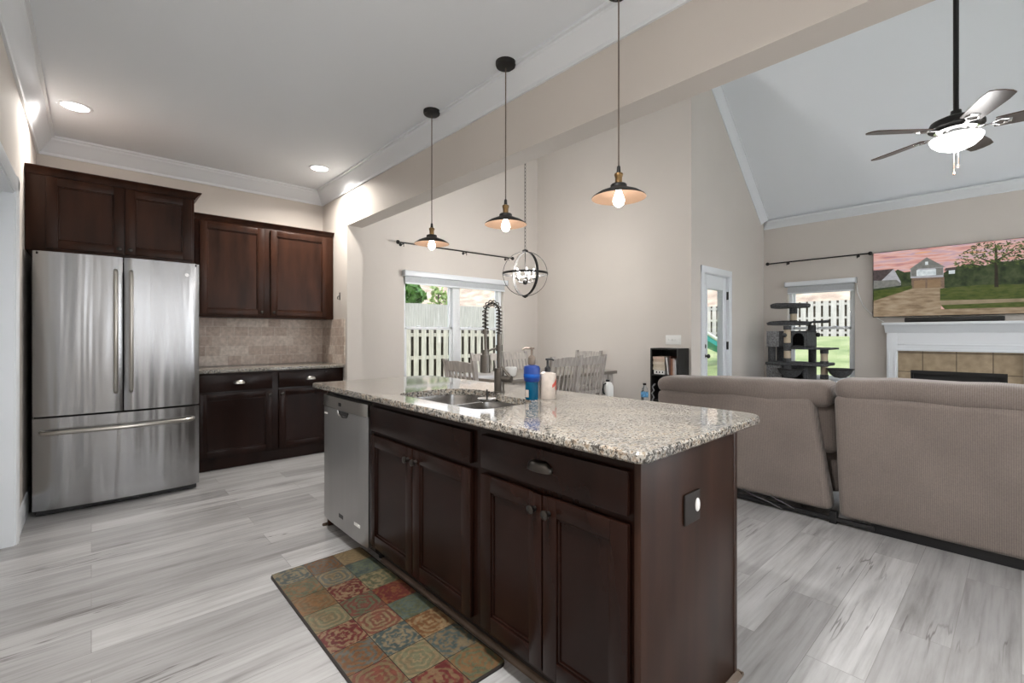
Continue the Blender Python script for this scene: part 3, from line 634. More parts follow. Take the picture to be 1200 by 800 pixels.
# ---- wall cabinet beside it
wc = thing('wall_cabinet', 'dark wood two-door wall cabinet above the tiled backsplash', 'cabinet', (1.33, 5.22, 1.375))
YU = 5.08
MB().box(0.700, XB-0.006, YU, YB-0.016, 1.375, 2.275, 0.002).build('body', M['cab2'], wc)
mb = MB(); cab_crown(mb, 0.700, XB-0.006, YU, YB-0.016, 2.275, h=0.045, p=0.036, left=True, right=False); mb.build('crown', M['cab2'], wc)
B = fy(YU)
for s0, s1, kx in ((0.735, 1.272, 1.247), (1.332, 1.897, 1.357)):
    dd_ = panel_door(B, s0, s1, 1.395, 2.255).build('door', M['cab2'], wc); knob_mb((kx, YU-0.02, 1.43), (0, -1, 0)).build('knob', M['bronze'], dd_)

# ---- base cabinet, countertop, backsplash
bc = thing('base_cabinet', 'dark wood base cabinet with two drawers and doors, right of the refrigerator', 'cabinet', (1.32, 5.1, 0.0))
YG = 4.815
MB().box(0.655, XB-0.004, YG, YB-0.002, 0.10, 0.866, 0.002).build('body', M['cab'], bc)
MB().box(0.665, XB-0.01, YG+0.02, YB-0.05, 0.0, 0.10).build('toe_kick', M['cab'], bc)
B = fy(YG)
for s0, s1, kx, px in ((0.690, 1.276, 1.253, 0.998), (1.335, 1.900, 1.362, 1.630)):
    dr = slab_front(B, s0, s1, 0.700, 0.845).build('drawer', M['cab'], bc); cup_pull((px, YG-0.02, 0.765), (0, -1, 0), (1, 0, 0)).build('pull', M['nickel'], dr)
    dd_ = panel_door(B, s0, s1, 0.118, 0.682).build('door', M['cab'], bc); knob_mb((kx, YG-0.02, 0.640), (0, -1, 0)).build('knob', M['bronze'], dd_)
mb = MB().box(0.645, XB-0.003, 4.775, YB-0.002, 0.8665, 0.8965, 0.004)
single('countertop', mb, M['granite'], 'speckled granite countertop on the base cabinet along the back wall', 'countertop', (1.3, 5.1, 0.8665))
bs = thing('backsplash', 'beige tumbled stone tile backsplash between wall cabinet and granite counter', 'backsplash', (1.33, YB-0.008, 0.8975))
MB().box(0.66, XB-0.001, YB-0.013, YB-0.0005, 0.8975, 1.374).build('back_tiles', M['bsx'], bs)
MB().box(XB-0.013, XB-0.0005, 4.765, YB-0.014, 0.8975, 1.374).build('side_tiles', M['bsy'], bs)
mb = MB(); mb.tube([(XB-0.001, 4.905, 1.62), (XB-0.02, 4.905, 1.62), (XB-0.03, 4.905, 1.60), (XB-0.02, 4.905, 1.585)], 0.004, 6).box(XB-0.006, XB-0.0005, 4.895, 4.915, 1.58, 1.66, 0.002)
single('wall_hook', mb, M['blackm'], 'small black hook on the wall right of wall cabinets', 'hook', (XB, 4.905, 1.58))

# ---- island
IX, IY0, IY1 = 1.085, 0.68, 2.93
def island_unit(label, y0, y1, loc):
    t = thing('island_cabinet', label, 'cabinet', loc)
    mb = MB().box(IX, 1.66, y0, y0+0.018, 0.10, 0.876).box(IX, 1.66, y1-0.018, y1, 0.10, 0.876).box(IX, 1.66, y0+0.018, y1-0.018, 0.10, 0.118).box(1.65, 1.66, y0+0.018, y1-0.018, 0.118, 0.876)
    mb.box(IX, IX+0.02, y0+0.018, y1-0.018, 0.69, 0.876).box(IX, IX+0.02, y0+0.018, y1-0.018, 0.118, 0.14).box(IX, IX+0.02, y0+0.018, y0+0.05, 0.14, 0.69).box(IX, IX+0.02, y1-0.05, y1-0.018, 0.14, 0.69).box(IX, IX+0.02, (y0+y1)/2-0.02, (y0+y1)/2+0.02, 0.14, 0.69)
    mb.build('body', M['cab'], t)
    return t
sc_ = island_unit('dark wood island sink cabinet with false drawer front and two doors beside dishwasher', 1.375, 2.285, (1.37, 1.83, 0.0))
dc_ = island_unit('dark wood island drawer cabinet with cup pull and two doors, nearest the camera', 0.70, 1.374, (1.37, 1.04, 0.0))
B = fx(IX)
slab_front(B, 1.409, 2.269, 0.712, 0.835).build('false_drawer_front', M['cab'], sc_)
for s0, s1, ky in ((1.409, 1.836, 1.806), (1.842, 2.269, 1.872)):
    dd_ = panel_door(B, s0, s1, 0.125, 0.690).build('door', M['cab'], sc_); knob_mb((IX-0.02, ky, 0.640), (-1, 0, 0)).build('knob', M['bronze'], dd_)
dr = slab_front(B, 0.712, 1.347, 0.712, 0.835).build('drawer', M['cab'], dc_); cup_pull((IX-0.02, 1.035, 0.772), (-1, 0, 0), (0, 1, 0), 0.052).build('cup_pull', M['bronze'], dr)
for s0, s1, ky in ((0.712, 1.027, 1.000), (1.033, 1.347, 1.062)):
    dd_ = panel_door(B, s0, s1, 0.125, 0.690).build('door', M['cab'], dc_); knob_mb((IX-0.02, ky, 0.640), (-1, 0, 0)).build('knob', M['bronze'], dd_)
MB().box(1.155, 1.64, 1.375, 2.285, 0.0, 0.099).build('toe_kick', M['toe'], sc_)
MB().box(1.155, 1.64, 0.70, 1.374, 0.0, 0.099).build('toe_kick', M['toe'], dc_)
mb = MB().box(1.078, 1.690, 0.678, 0.699, 0.0, 0.876, 0.002).box(1.664, 1.692, 0.676, 0.699, 0.0, 0.876, 0.003)
mb.build('end_panel', M['panel'], dc_)
MB().box(1.661, 1.690, 0.70, 1.374, 0.0, 0.876).build('back_panel', M['panel'], dc_)
MB().box(1.661, 1.690, 1.375, 2.95, 0.0, 0.876).build('back_panel', M['panel'], sc_)
mb = MB().box(1.105, 1.66, 2.936, 2.955, 0.0, 0.876, 0.002); mb.build('end_panel', M['panel'], sc_)
qr = [(0, 0), (0.018, 0), (0.0175, 0.006), (0.014, 0.012), (0.008, 0.0165), (0, 0.018)]
for y0, y1, par, yc in ((0.70, 1.374, dc_, 0.677), (1.375, 2.29, sc_, 2.956)):
    MB().prism([(1.154-u, v) for u, v in qr], 'y', y0, y1).build('shoe_moulding', M['shoe'], par)
    y1 = y1 if par is dc_ else 2.95
    mb = MB(); mb.loft([[(1.691+u, y, v) for u, v in qr] for y in (y0-(0.04 if par is dc_ else 0), y1)]); mb.build('shoe_moulding', M['shoe'], par)
    mb = MB(); mb.loft([[(x, yc+(-u if par is dc_ else u), v) for u, v in qr] for x in (1.08, 1.70)]); mb.build('shoe_moulding', M['shoe'], par)
ot = thing('outlet', 'dark brown outlet with white plug-in light on the island end panel', 'outlet', (1.352, 0.677, 0.678))
MB().box(1.304, 1.400, 0.670, 0.6775, 0.632, 0.725, 0.003).build('cover_plate', M['toe'], ot)
mb = MB().ball((1.376, 0.668, 0.682), (0.013, 0.006, 0.021)); mb.build('night_light', M['white'], ot)

# ---- dishwasher
dw = thing('dishwasher', 'stainless dishwasher with pocket handle at the far end of the island', 'dishwasher', (1.37, 2.61, 0.0))
XW = 1.062
MB().box(1.11, 1.655, 2.292, 2.928, 0.06, 0.868).build('body', M['black'], dw)
def dwp(z0, z1, pts): 
    mb = MB(); mb.prism(pts, 'z', z0, z1); return mb
bowp = [(1.108, 2.300)] + [(XW+0.012*abs((y-2.61)/0.31)**6, y) for y in [2.300+0.62*i/20 for i in range(21)]] + [(1.108, 2.920)]
dwp(0.085, 0.768, bowp).build('door_panel', M['steel2'], dw, angle=30)
bow2 = [(1.108, 2.300)] + [(XW-0.004+0.012*abs((y-2.61)/0.31)**6, y) for y in [2.300+0.62*i/20 for i in range(21)]] + [(1.108, 2.920)]
cp = dwp(0.772, 0.838, bow2).build('control_strip', M['nickel'], dw, angle=30)
MB().box(XW-0.0065, XW, 2.622, 2.658, 0.792, 0.812, 0.002).build('indicator', M['black'], cp)
mb = MB(); mb.tube([(XW-0.001, 2.66, 0.764), (XW-0.001, 2.64, 0.742), (XW-0.001, 2.60, 0.733), (XW-0.001, 2.55, 0.738), (XW-0.001, 2.525, 0.764)], 0.004, 8); mb.box(XW-0.0015, XW+0.004, 2.535, 2.65, 0.742, 0.766); mb.build('pocket_handle', M['black'], dw)
mb = MB(); mb.tube([(XW-0.004, 2.665, 0.766), (XW-0.005, 2.65, 0.745), (XW-0.005, 2.61, 0.734)], 0.0055, 8); mb.build('handle_lip', M['chrome'], dw)
MB().box(XW-0.0008, XW, 2.60, 2.66, 0.150, 0.172).build('energy_sticker', M['black'], dw)
mb = MB()
for y0, y1 in ((2.380, 2.395), (2.400, 2.415), (2.420, 2.435), (2.440, 2.450)): mb.box(XW-0.0005, XW+0.0015, y0, y1, 0.168, 0.184)
mb.build('maker_mark', M['white'], dw)
mb = MB()
for i, (y0, y1) in enumerate(((2.84, 2.852), (2.856, 2.866), (2.870, 2.884))): mb.box(XW-0.0002, XW+0.004, y0, y1, 0.722, 0.732)
mb.build('printed_mark', M['white'], dw)
MB().box(1.16, 1.60, 2.31, 2.91, 0.004, 0.08).build('kick_plate', M['toe'], dw)
for y in (2.33, 2.89): MB().cyl((1.165, y, 0.0), (1.165, y, 0.07), 0.016).build('foot', M['black'], dw)

# ---- island countertop with sink cutout
def rrect(x0, x1, y0, y1, r, n=6):
    P = []
    for cx, cy, a0 in ((x1-r, y1-r, 0), (x0+r, y1-r, 90), (x0+r, y0+r, 180), (x1-r, y0+r, 270)):
        for i in range(n+1): a = math.radians(a0+90*i/n); P.append((cx+r*math.cos(a), cy+r*math.sin(a)))
    return P
def sinkhole(g=0.0, n=9):
    # D-shaped left bowl deeper than the right one: one joined outline
    x0, y0, y1 = 1.125-g, 1.425-g, 2.125+g
    pts = []
    def arc(cx, cy, r, a0, a1):
        for i in range(n+1): a = math.radians(a0+(a1-a0)*i/n); pts.append((cx+r*math.cos(a), cy+r*math.sin(a)))
    arc(1.545+g-0.16, y1-0.16, 0.16, 0, 90); arc(x0+0.09, y1-0.09, 0.09, 90, 180); arc(x0+0.07, y0+0.07, 0.07, 180, 270); arc(1.475+g-0.11, y0+0.11, 0.11, 270, 360)
    pts.append((1.475+g, 1.70)); pts.append((1.50+g, 1.76)); pts.append((1.545+g, 1.82))
    return pts
def slab_with_hole(outer_f, inner, z0, z1, e=0.006):
    bm = bmesh.new()
    def loop(P, z): return [bm.verts.new((x, y, z)) for x, y in P]
    ot_, om, ob = loop(outer_f(e), z1), loop(outer_f(0), z1-e), loop(outer_f(0), z0+e); obb = loop(outer_f(e), z0)
    it, ib = loop(inner, z1), loop(inner, z0)
    def sides(a, b):
        for i in range(len(a)): j = (i+1) % len(a); bm.faces.new((a[i], a[j], b[j], b[i]))
    sides(ot_, om); sides(om, ob); sides(ob, obb); sides(it, ib)
    for o_, i_ in ((ot_, it), (obb, ib)):
        es = [bm.edges.get((L_[i], L_[(i+1) % len(L_)])) for L_ in (o_, i_) for i in range(len(L_))]
        bmesh.ops.triangle_fill(bm, edges=es, use_beauty=True)
    mb = MB(); mb.bm.free(); mb.bm = bm; return mb
CT0, CT1 = 0.8775, 0.9075
def island_outline(e, n=7):
    P = []
    for cx, cy, r, a0 in ((1.774, 2.882, 0.08, 0), (1.038, 2.932, 0.03, 90), (1.038, 0.656, 0.03, 180), (1.774, 0.716, 0.08, 270)):
        for i in range(n+1): a = math.radians(a0+90*i/n); P.append((cx+(r-e)*math.cos(a), cy+(r-e)*math.sin(a)))
    return P
ctop = slab_with_hole(island_outline, sinkhole(), CT0, CT1)
single('island_countertop', ctop, M['granite'], 'long speckled granite countertop on the kitchen island, holding the sink', 'countertop', (1.45, 1.8, CT0))

# ---- sink
sk = thing('kitchen_sink', 'undermount stainless double bowl sink set into island granite', 'sink', (1.32, 1.78, 0.69))
def bowl(x0, x1, y0, y1, r, depth):
    mb = MB(); z1 = CT0-0.001
    rings = [[(x, y, z1) for x, y in rrect(x0-0.0, x1+0.0, y0, y1, r)]]
    for ins, z in ((0.004, z1-0.03), (0.012, z1-depth+0.04), (0.03, z1-depth+0.012), (0.07, z1-depth)): rings.append([(x, y, z) for x, y in rrect(x0+ins, x1-ins, y0+ins, y1-ins, max(r-ins*0.3, 0.03))])
    mb.loft(rings, cap=False); c = ((x0+x1)/2, (y0+y1)/2)
    R = rings[-1]; mb.poly(R)
    out = [[(x, y, z) for x, y in rrect(x0-0.003, x1+0.003, y0-0.003, y1+0.003, r)] for z in (z1, z1-depth-0.004)]
    mb.loft(out, cap=False); mb.poly(list(reversed(out[1])))
    mb.loft([rings[0], out[0]], cap=False)
    return mb
o1 = bowl(1.115, 1.55, 1.785, 2.135, 0.10, 0.19).build('bowl', M['sinksteel'], sk); o2 = bowl(1.115, 1.485, 1.42, 1.762, 0.09, 0.17).build('bowl', M['sinksteel'], sk)
for o_, x, y, d in ((o1, 1.33, 1.96, 0.19), (o2, 1.30, 1.59, 0.17)): MB().lathe([(0.045, 0.001), (0.043, 0.004), (0.03, 0.002), (0.0, 0.0015)], (x, y, CT0-0.001-d)).build('drain', M['chrome'], o_)
MB().box(1.12, 1.47, 1.7655, 1.7815, CT0-0.035, CT0-0.0015, 0.004).build('divider', M['chrome'], sk)
st = thing('sink_strainer', 'small metal strainer with upright stem lying on the sink divider', 'strainer', (1.385, 1.70, CT0-0.004))
mb = MB(); mb.lathe([(0.0, 0.0), (0.036, 0.0), (0.044, 0.006), (0.045, 0.014), (0.038, 0.013), (0.0, 0.006)], (1.385, 1.70, 0.890)); mb.build('basket', M['chrome'], st)
MB().cyl((1.385, 1.70, 0.894), (1.385, 1.70, 0.945), 0.004).build('stem', M['blackm'], st)

# ---- faucet
fa = thing('kitchen_faucet', 'tall gunmetal spring faucet with pull-down spray head behind island sink', 'faucet', (1.560, 1.815, CT1))
FX, FY_ = 1.560, 1.815
MB().cyl((FX, FY_, CT1), (FX, FY_, CT1+0.006), 0.030, n=20).cyl((FX, FY_, CT1+0.005), (FX, FY_, CT1+0.125), 0.026, n=20).build('base', M['gun'], fa)
MB().cyl((FX, FY_, CT1+0.124), (FX, FY_, CT1+0.30), 0.0125).build('riser', M['gun'], fa)
mb = MB(); mb.cyl((FX, FY_, CT1+0.07), (FX+0.025, FY_-0.066, CT1+0.07), 0.018).tube([(FX+0.022, FY_-0.058, CT1+0.08), (FX+0.012, FY_-0.03, CT1+0.112), (FX+0.004, FY_-0.008, CT1+0.135)], [0.009, 0.007, 0.006]); mb.build('lever_handle', M['gun'], fa)
dv = Vector((-1.0, 0.10, 0)).normalized()
def pth(t):
    r = 0.0425
    if t < 0.35: return Vector((FX, FY_, CT1+0.30 + t/0.35*0.11))
    if t < 0.75:
        a = (t-0.35)/0.40*PI; return Vector((FX, FY_, CT1+0.41)) + dv*(r-r*math.cos(a)) + Vector((0, 0, r*1.15*math.sin(a)))
    return Vector((FX, FY_, CT1+0.41-(t-0.75)/0.25*0.09)) + dv*2*r
pp = [pth(i/60) for i in range(61)]
mb = MB(); mb.tube([tuple(p) for p in pp], 0.0055, 8); mb.build('hose', M['blackm'], fa)
coil = []; turns = 19
for i in range(turns*10+1):
    t = i/(turns*10); p = pth(t); q = (pth(min(1, t+0.01))-pth(max(0, t-0.01))).normalized(); s_ = q.cross(Vector((-dv.y, dv.x, 0))).normalized(); w_ = q.cross(s_)
    a = 2*PI*turns*t; coil.append(tuple(p+(s_*math.cos(a)+w_*math.sin(a))*0.0145))
mb = MB(); mb.tube(coil, 0.0031, 5); mb.build('spring', M['gun'], fa)
e = pp[-1]
mb = MB(); mb.cyl(tuple(e), tuple(e-Vector((0, 0, 0.02))), 0.015).cyl(tuple(e-Vector((0, 0, 0.018))), tuple(e-Vector((-0.003, 0, 0.105))), 0.008); mb.build('spray_tube', M['gun'], fa)
h_ = e-Vector((0, 0, 0.10))
mb = MB(); mb.cyl(tuple(h_), tuple(h_-Vector((0, 0, 0.028))), 0.015, 0.017).cyl(tuple(h_-Vector((0, 0, 0.026))), tuple(h_-Vector((0, 0, 0.115))), 0.025, 0.026, n=18); mb.build('spray_head', M['gun'], fa)
z_ = h_.z-0.012
mb = MB(); mb.tube([(FX, FY_, z_+0.02), tuple(Vector((FX, FY_, z_+0.014))+dv*0.045), (h_.x, h_.y, z_)], 0.0055).cyl((FX, FY_, z_+0.005), (FX, FY_, z_+0.036), 0.018); mb.build('holder_arm', M['gun'], fa)

M['bronzepump'] = plain('bronze_pump', (0.22, 0.18, 0.15), 0.35, metal=0.6)
# ---- bottles by the sink
sb = thing('dish_soap_bottle', 'blue dish soap bottle with bronze pump standing right of the faucet', 'bottle', (1.497, 1.512, CT1))
X_, Y_ = 1.497, 1.512
def ob(rx, ry, secs, X=X_, Y=Y_, n=20):
    mb = MB(); mb.loft([[(X+rx*k*math.cos(2*PI*i/n), Y+ry*k*math.sin(2*PI*i/n), CT1+z) for i in range(n)] for k, z in secs]); return mb
ob(0.031, 0.031, [(0.92, 0), (1, 0.006), (1, 0.082)]).build('lower_bottle', M['tealsoap'], sb)
ob(0.033, 0.036, [(0.95, 0.082), (1.08, 0.09), (1.1, 0.14), (1.0, 0.152), (0.5, 0.158)]).build('upper_bottle', M['bluelabel'], sb)
ob(0.0345, 0.0375, [(1.03, 0.100), (1.06, 0.102), (1.06, 0.116), (1.03, 0.118)]).build('ring_band', M['blue'], sb)
mb = ob(0.014, 0.014, [(1, 0.156), (1.25, 0.163), (1.25, 0.192), (0.7, 0.200), (0.42, 0.204), (0.42, 0.228), (0.9, 0.230), (0.9, 0.238)]); mb.tube([(X_, Y_, CT1+0.234), (X_-0.02, Y_+0.02, CT1+0.236), (X_-0.033, Y_+0.030, CT1+0.228)], [0.006, 0.005, 0.0035]); mb.build('pump', M['bronzepump'], sb)
MB().box(X_-0.0325, X_-0.0300, Y_-0.010, Y_+0.008, CT1+0.012, CT1+0.045).build('back_label', M['lotion'], sb)
lb = thing('lotion_bottle', 'cream lotion bottle with black pump and red print beside blue soap', 'bottle', (1.577, 1.488, CT1))
lx, ly = 1.577, 1.488
ob(0.040, 0.040, [(0.94, 0), (1, 0.005), (1, 0.105), (0.93, 0.116), (0.4, 0.123)], lx, ly).build('bottle_body', M['lotion'], lb)
mb = ob(0.012, 0.012, [(0.9, 0.121), (1.15, 0.124), (1.15, 0.142), (0.6, 0.148), (0.45, 0.152), (0.45, 0.176), (0.85, 0.178), (0.85, 0.186)], lx, ly); mb.tube([(lx, ly, CT1+0.181), (lx+0.010, ly-0.012, CT1+0.183), (lx+0.018, ly-0.024, CT1+0.177)], [0.006, 0.005, 0.004]); mb.build('pump', M['black'], lb)
mb = MB()
def wrap(a0, a1, z0a, z0b, z1a, z1b, n=6, r=0.0406):
    for i in range(n):
        f0, f1 = i/n, (i+1)/n; A_ = a0+(a1-a0)*f0; C_ = a0+(a1-a0)*f1
        g = lambda a, z: (lx+r*math.cos(a), ly+r*math.sin(a), CT1+z)
        mb.poly([g(A_, z0a+(z0b-z0a)*f0), g(C_, z0a+(z0b-z0a)*f1), g(C_, z1a+(z1b-z1a)*f1), g(A_, z1a+(z1b-z1a)*f0)])
wrap(math.radians(255), math.radians(312), 0.052, 0.070, 0.066, 0.100); wrap(math.radians(285), math.radians(315), 0.042, 0.040, 0.055, 0.075)
mb.build('red_print', M['red'], lb)
mb = MB(); wrap(math.radians(295), math.radians(312), 0.018, 0.02, 0.044, 0.038); mb.build('dark_print', M['black'], lb)

# ---- rug
rg = thing('kitchen_mat', 'patchwork printed kitchen mat with worn tile pattern on the floor by the island', 'rug', (0.89, 1.92, 0.0))
def rug_material():
    m, n, l, b = mat('patchwork_print')
    at = n.new('ShaderNodeAttribute'); at.attribute_name = 'print'; at2 = n.new('ShaderNodeAttribute'); at2.attribute_name = 'accent'
    uv = n.new('ShaderNodeUVMap'); uv.uv_map = 'patch'
    vm = n.new('ShaderNodeVectorMath'); vm.operation = 'SUBTRACT'; vm.inputs[1].default_value = (0.5, 0.5, 0); l.new(uv.outputs[0], vm.inputs[0])
    sx = n.new('ShaderNodeSeparateXYZ'); l.new(vm.outputs[0], sx.inputs[0])
    ln = n.new('ShaderNodeVectorMath'); ln.operation = 'LENGTH'; l.new(vm.outputs[0], ln.inputs[0])
    an = math_node(n, 'ARCTAN2'); l.new(sx.outputs['Y'], an.inputs[0]); l.new(sx.outputs['X'], an.inputs[1])
    sd_ = n.new('ShaderNodeAttribute'); sd_.attribute_name = 'accent'
    fl = math_node(n, 'MULTIPLY', b=8.0); l.new(sd_.outputs['Alpha'], fl.inputs[0])
    a8 = math_node(n, 'MULTIPLY'); l.new(an.outputs[0], a8.inputs[0]); l.new(fl.outputs[0], a8.inputs[1]); sn = math_node(n, 'COSINE'); l.new(a8.outputs[0], sn.inputs[0])
    # petals: sin(r*k + cos(4a)*q)
    q = math_node(n, 'MULTIPLY', b=1.1); l.new(sn.outputs[0], q.inputs[0])
    rk_ = math_node(n, 'MULTIPLY_ADD', b=38.0); l.new(ln.outputs['Value'], rk_.inputs[0]); l.new(q.outputs[0], rk_.inputs[2])
    pat = math_node(n, 'SINE'); l.new(rk_.outputs[0], pat.inputs[0])
    tc = n.new('ShaderNodeTexCoord'); nz = n.new('ShaderNodeTexNoise'); nz.inputs['Scale'].default_value = 38; nz.inputs['Detail'].default_value = 8; l.new(tc.outputs['Object'], nz.inputs['Vector'])
    vo = n.new('ShaderNodeTexVoronoi'); vo.inputs['Scale'].default_value = 75; l.new(tc.outputs['Object'], vo.inputs['Vector'])
    s1 = math_node(n, 'MULTIPLY_ADD', b=9.5); l.new(nz.outputs['Fac'], s1.inputs[0]); l.new(pat.outputs[0], s1.inputs[2])
    r1 = ramp(n, [(0.48, (0, 0, 0)), (0.62, (0.75, 0.75, 0.75))]); k = math_node(n, 'MULTIPLY', b=0.118); l.new(s1.outputs[0], k.inputs[0]); l.new(k.outputs[0], r1.inputs[0])
    mx = n.new('ShaderNodeMix'); mx.data_type = 'RGBA'; l.new(r1.outputs[0], mx.inputs['Factor']); l.new(at.outputs['Color'], mx.inputs['A']); l.new(at2.outputs['Color'], mx.inputs['B'])
    r2 = ramp(n, [(0.08, (0.35, 0.32, 0.28)), (0.20, (1, 1, 1))]); l.new(vo.outputs['Distance'], r2.inputs[0])
    mu = n.new('ShaderNodeMix'); mu.data_type = 'RGBA'; mu.blend_type = 'MULTIPLY'; mu.inputs['Factor'].default_value = 0.55; l.new(mx.outputs['Result'], mu.inputs['A']); l.new(r2.outputs[0], mu.inputs['B'])
    r3 = ramp(n, [(0.35, (0.6, 0.58, 0.55)), (0.65, (1.15, 1.15, 1.15))]); l.new(nz.outputs['Fac'], r3.inputs[0])
    mu2 = n.new('ShaderNodeMix'); mu2.data_type = 'RGBA'; mu2.blend_type = 'MULTIPLY'; mu2.inputs['Factor'].default_value = 0.8; l.new(mu.outputs['Result'], mu2.inputs['A']); l.new(r3.outputs[0], mu2.inputs['B'])
    l.new(mu2.outputs['Result'], b.inputs['Base Color']); b.inputs['Roughness'].default_value = 0.6
    return m
RB = MB(); RB.loft([[(x, y, z) for x, y in rrect(0.655+i, 1.126-i, 1.262+i, 2.515-i, 0.03, 4)] for i, z in ((0.0, 0.0005), (0.0, 0.008), (0.004, 0.010))]); RB.build('mat_body', M['toe'], rg)
bmr = bmesh.new(); uvl = bmr.loops.layers.uv.new('patch'); c1 = bmr.loops.layers.float_color.new('print'); c2 = bmr.loops.layers.float_color.new('accent')
BLU, GRN, ORG, CRM, RED, TAN = (0.048, 0.066, 0.062), (0.075, 0.083, 0.046), (0.125, 0.055, 0.018), (0.165, 0.122, 0.066), (0.095, 0.012, 0.010), (0.125, 0.086, 0.042)
rows = [[(BLU, CRM), (ORG, BLU), (CRM, TAN)], [(GRN, ORG), (CRM, BLU), (BLU, GRN)], [(TAN, ORG), (RED, CRM), (GRN, CRM)], [(CRM, GRN), (GRN, RED), (RED, ORG)],
        [(RED, CRM), (CRM, RED), (GRN, BLU)], [(ORG, BLU), (BLU, CRM), (ORG, CRM)], [(TAN, RED), (CRM, GRN), (BLU, TAN)], [(BLU, CRM), (RED, TAN), (GRN, ORG)]]
gx = [0.661, 0.814, 0.967, 1.120]; ys = [2.509-(2.509-1.268)*i/8 for i in range(9)]
for r_ in range(8):
    for c_ in range(3):
        x0_, x1_ = gx[c_]+0.0012, gx[c_+1]-0.0012; y0_, y1_ = ys[r_+1]+0.0012, ys[r_]-0.0012; z = 0.0106
        P = [(x0_, y0_), (x1_, y0_), (x1_, y1_), (x0_, y1_)]
        f = bmr.faces.new([bmr.verts.new((x-0.89, y-1.92, z)) for x, y in P]); A_, B_ = rows[r_][c_]
        for lp, uvc in zip(f.loops, ((0, 0), (1, 0), (1, 1), (0, 1))): lp[uvl].uv = uvc; lp[c1] = (*A_, 1); lp[c2] = (*B_, (0.5, 0.75, 1.0)[(r_*2+c_) % 3])
me = bpy.data.meshes.new('printed_top'); bmr.to_mesh(me); bmr.free(); me.materials.append(rug_material())
po = bpy.data.objects.new('printed_top', me); COL.objects.link(po); po.parent = rg
FAN_ROT = 61.0
# ================================================================== lamps
def pendant(label, x, y, rim):
    t = thing('pendant_lamp', label, 'pendant lamp', (x, y, rim), group=None)
    def L(prof, n=24): return MB().lathe(prof, (x, y, rim), n)
    top = ZC-rim
    L([(0.0, top-0.034), (0.030, top-0.034), (0.056, top-0.028), (0.060, top-0.018), (0.060, top)]).build('canopy', M['blackm'], t)
    MB().cyl((x, y, rim+0.135), (x, y, ZC-0.03), 0.0034, n=8).build('cord', M['bark'], t)
    L([(0.005, 0.150), (0.008, 0.146), (0.010, 0.118), (0.008, 0.115)]).build('cord_grip', M['blackm'], t)
    L([(0.008, 0.118), (0.019, 0.114), (0.021, 0.108), (0.018, 0.098), (0.0165, 0.094), (0.0165, 0.068), (0.02, 0.066), (0.02, 0.060)]).build('socket', M['brass'], t)
    mb = MB(); mb.lathe([(0.018, 0.064), (0.034, 0.064), (0.038, 0.060), (0.038, 0.048), (0.045, 0.044), (0.095, 0.024), (0.122, 0.006), (0.126, 0.0), (0.1255, -0.001)], (x, y, rim), 36, cap=False)
    sh = mb.build('shade', M['blackm'], t)
    mb = MB(); mb.lathe([(0.016, 0.055), (0.036, 0.050), (0.044, 0.041), (0.094, 0.021), (0.121, 0.0035), (0.1255, -0.001)], (x, y, rim), 36, cap=False); mb.build('shade_lining', M['copper'], sh)
    b = L([(0.012, 0.050), (0.013, 0.030), (0.019, 0.014), (0.026, -0.004), (0.027, -0.016), (0.021, -0.032), (0.010, -0.041), (0.0, -0.042)]).build('bulb', M['bulb'], t)
    light('pendant_light', 'POINT', (0, 0, -0.058), (0, 0, 0), 0.8, (1.0, 0.95, 0.9), parent=t, shadow_soft_size=0.03)
pendant('copper-lined cone pendant lamp farthest from camera, nearest the dark wall cabinets', 1.83, 2.88, 1.865)
pendant('middle copper-lined cone pendant lamp, left of the orb chandelier', 1.83, 2.07, 1.862)
pendant('nearest and largest-looking copper-lined cone pendant lamp, right of the chandelier', 1.83, 1.27, 1.845)

RL = []
def recessed(label, x, y, p=11, c=(1.0, 0.94, 0.87)):
    t = thing('recessed_light', label, 'ceiling light', (x, y, ZC), group=None)
    mb = MB(); mb.lathe([(0.074, -0.001), (0.076, -0.006), (0.092, -0.006), (0.098, 0.0)], (x, y, ZC), 32, cap=False); mb.build('trim_ring', M['trim'], t)
    MB().lathe([(0.0, -0.003), (0.075, -0.003), (0.075, 0.0)], (x, y, ZC), 32).build('lens', M['lens'], t)
    light('downlight', 'AREA', (0, 0, -0.012), (0, 0, 0), p, c, parent=t, shape='DISK', size=0.14, spread=math.radians(150))
recessed('recessed ceiling light above the refrigerator, leftmost in the ceiling', -0.085, 4.53, 7)
recessed('recessed ceiling light near the corner above the dark wall cabinets', 1.645, 4.60)
recessed('unseen recessed ceiling light added above the camera for fill', 0.35, 0.9, 24, (1.0, 0.98, 0.96))  # added lamp out of view, brightens the kitchen
recessed('unseen recessed ceiling light added behind the camera for fill', 0.9, -1.6, 32, (1.0, 0.98, 0.96))  # second added lamp, unseen, lifts kitchen brightness from behind

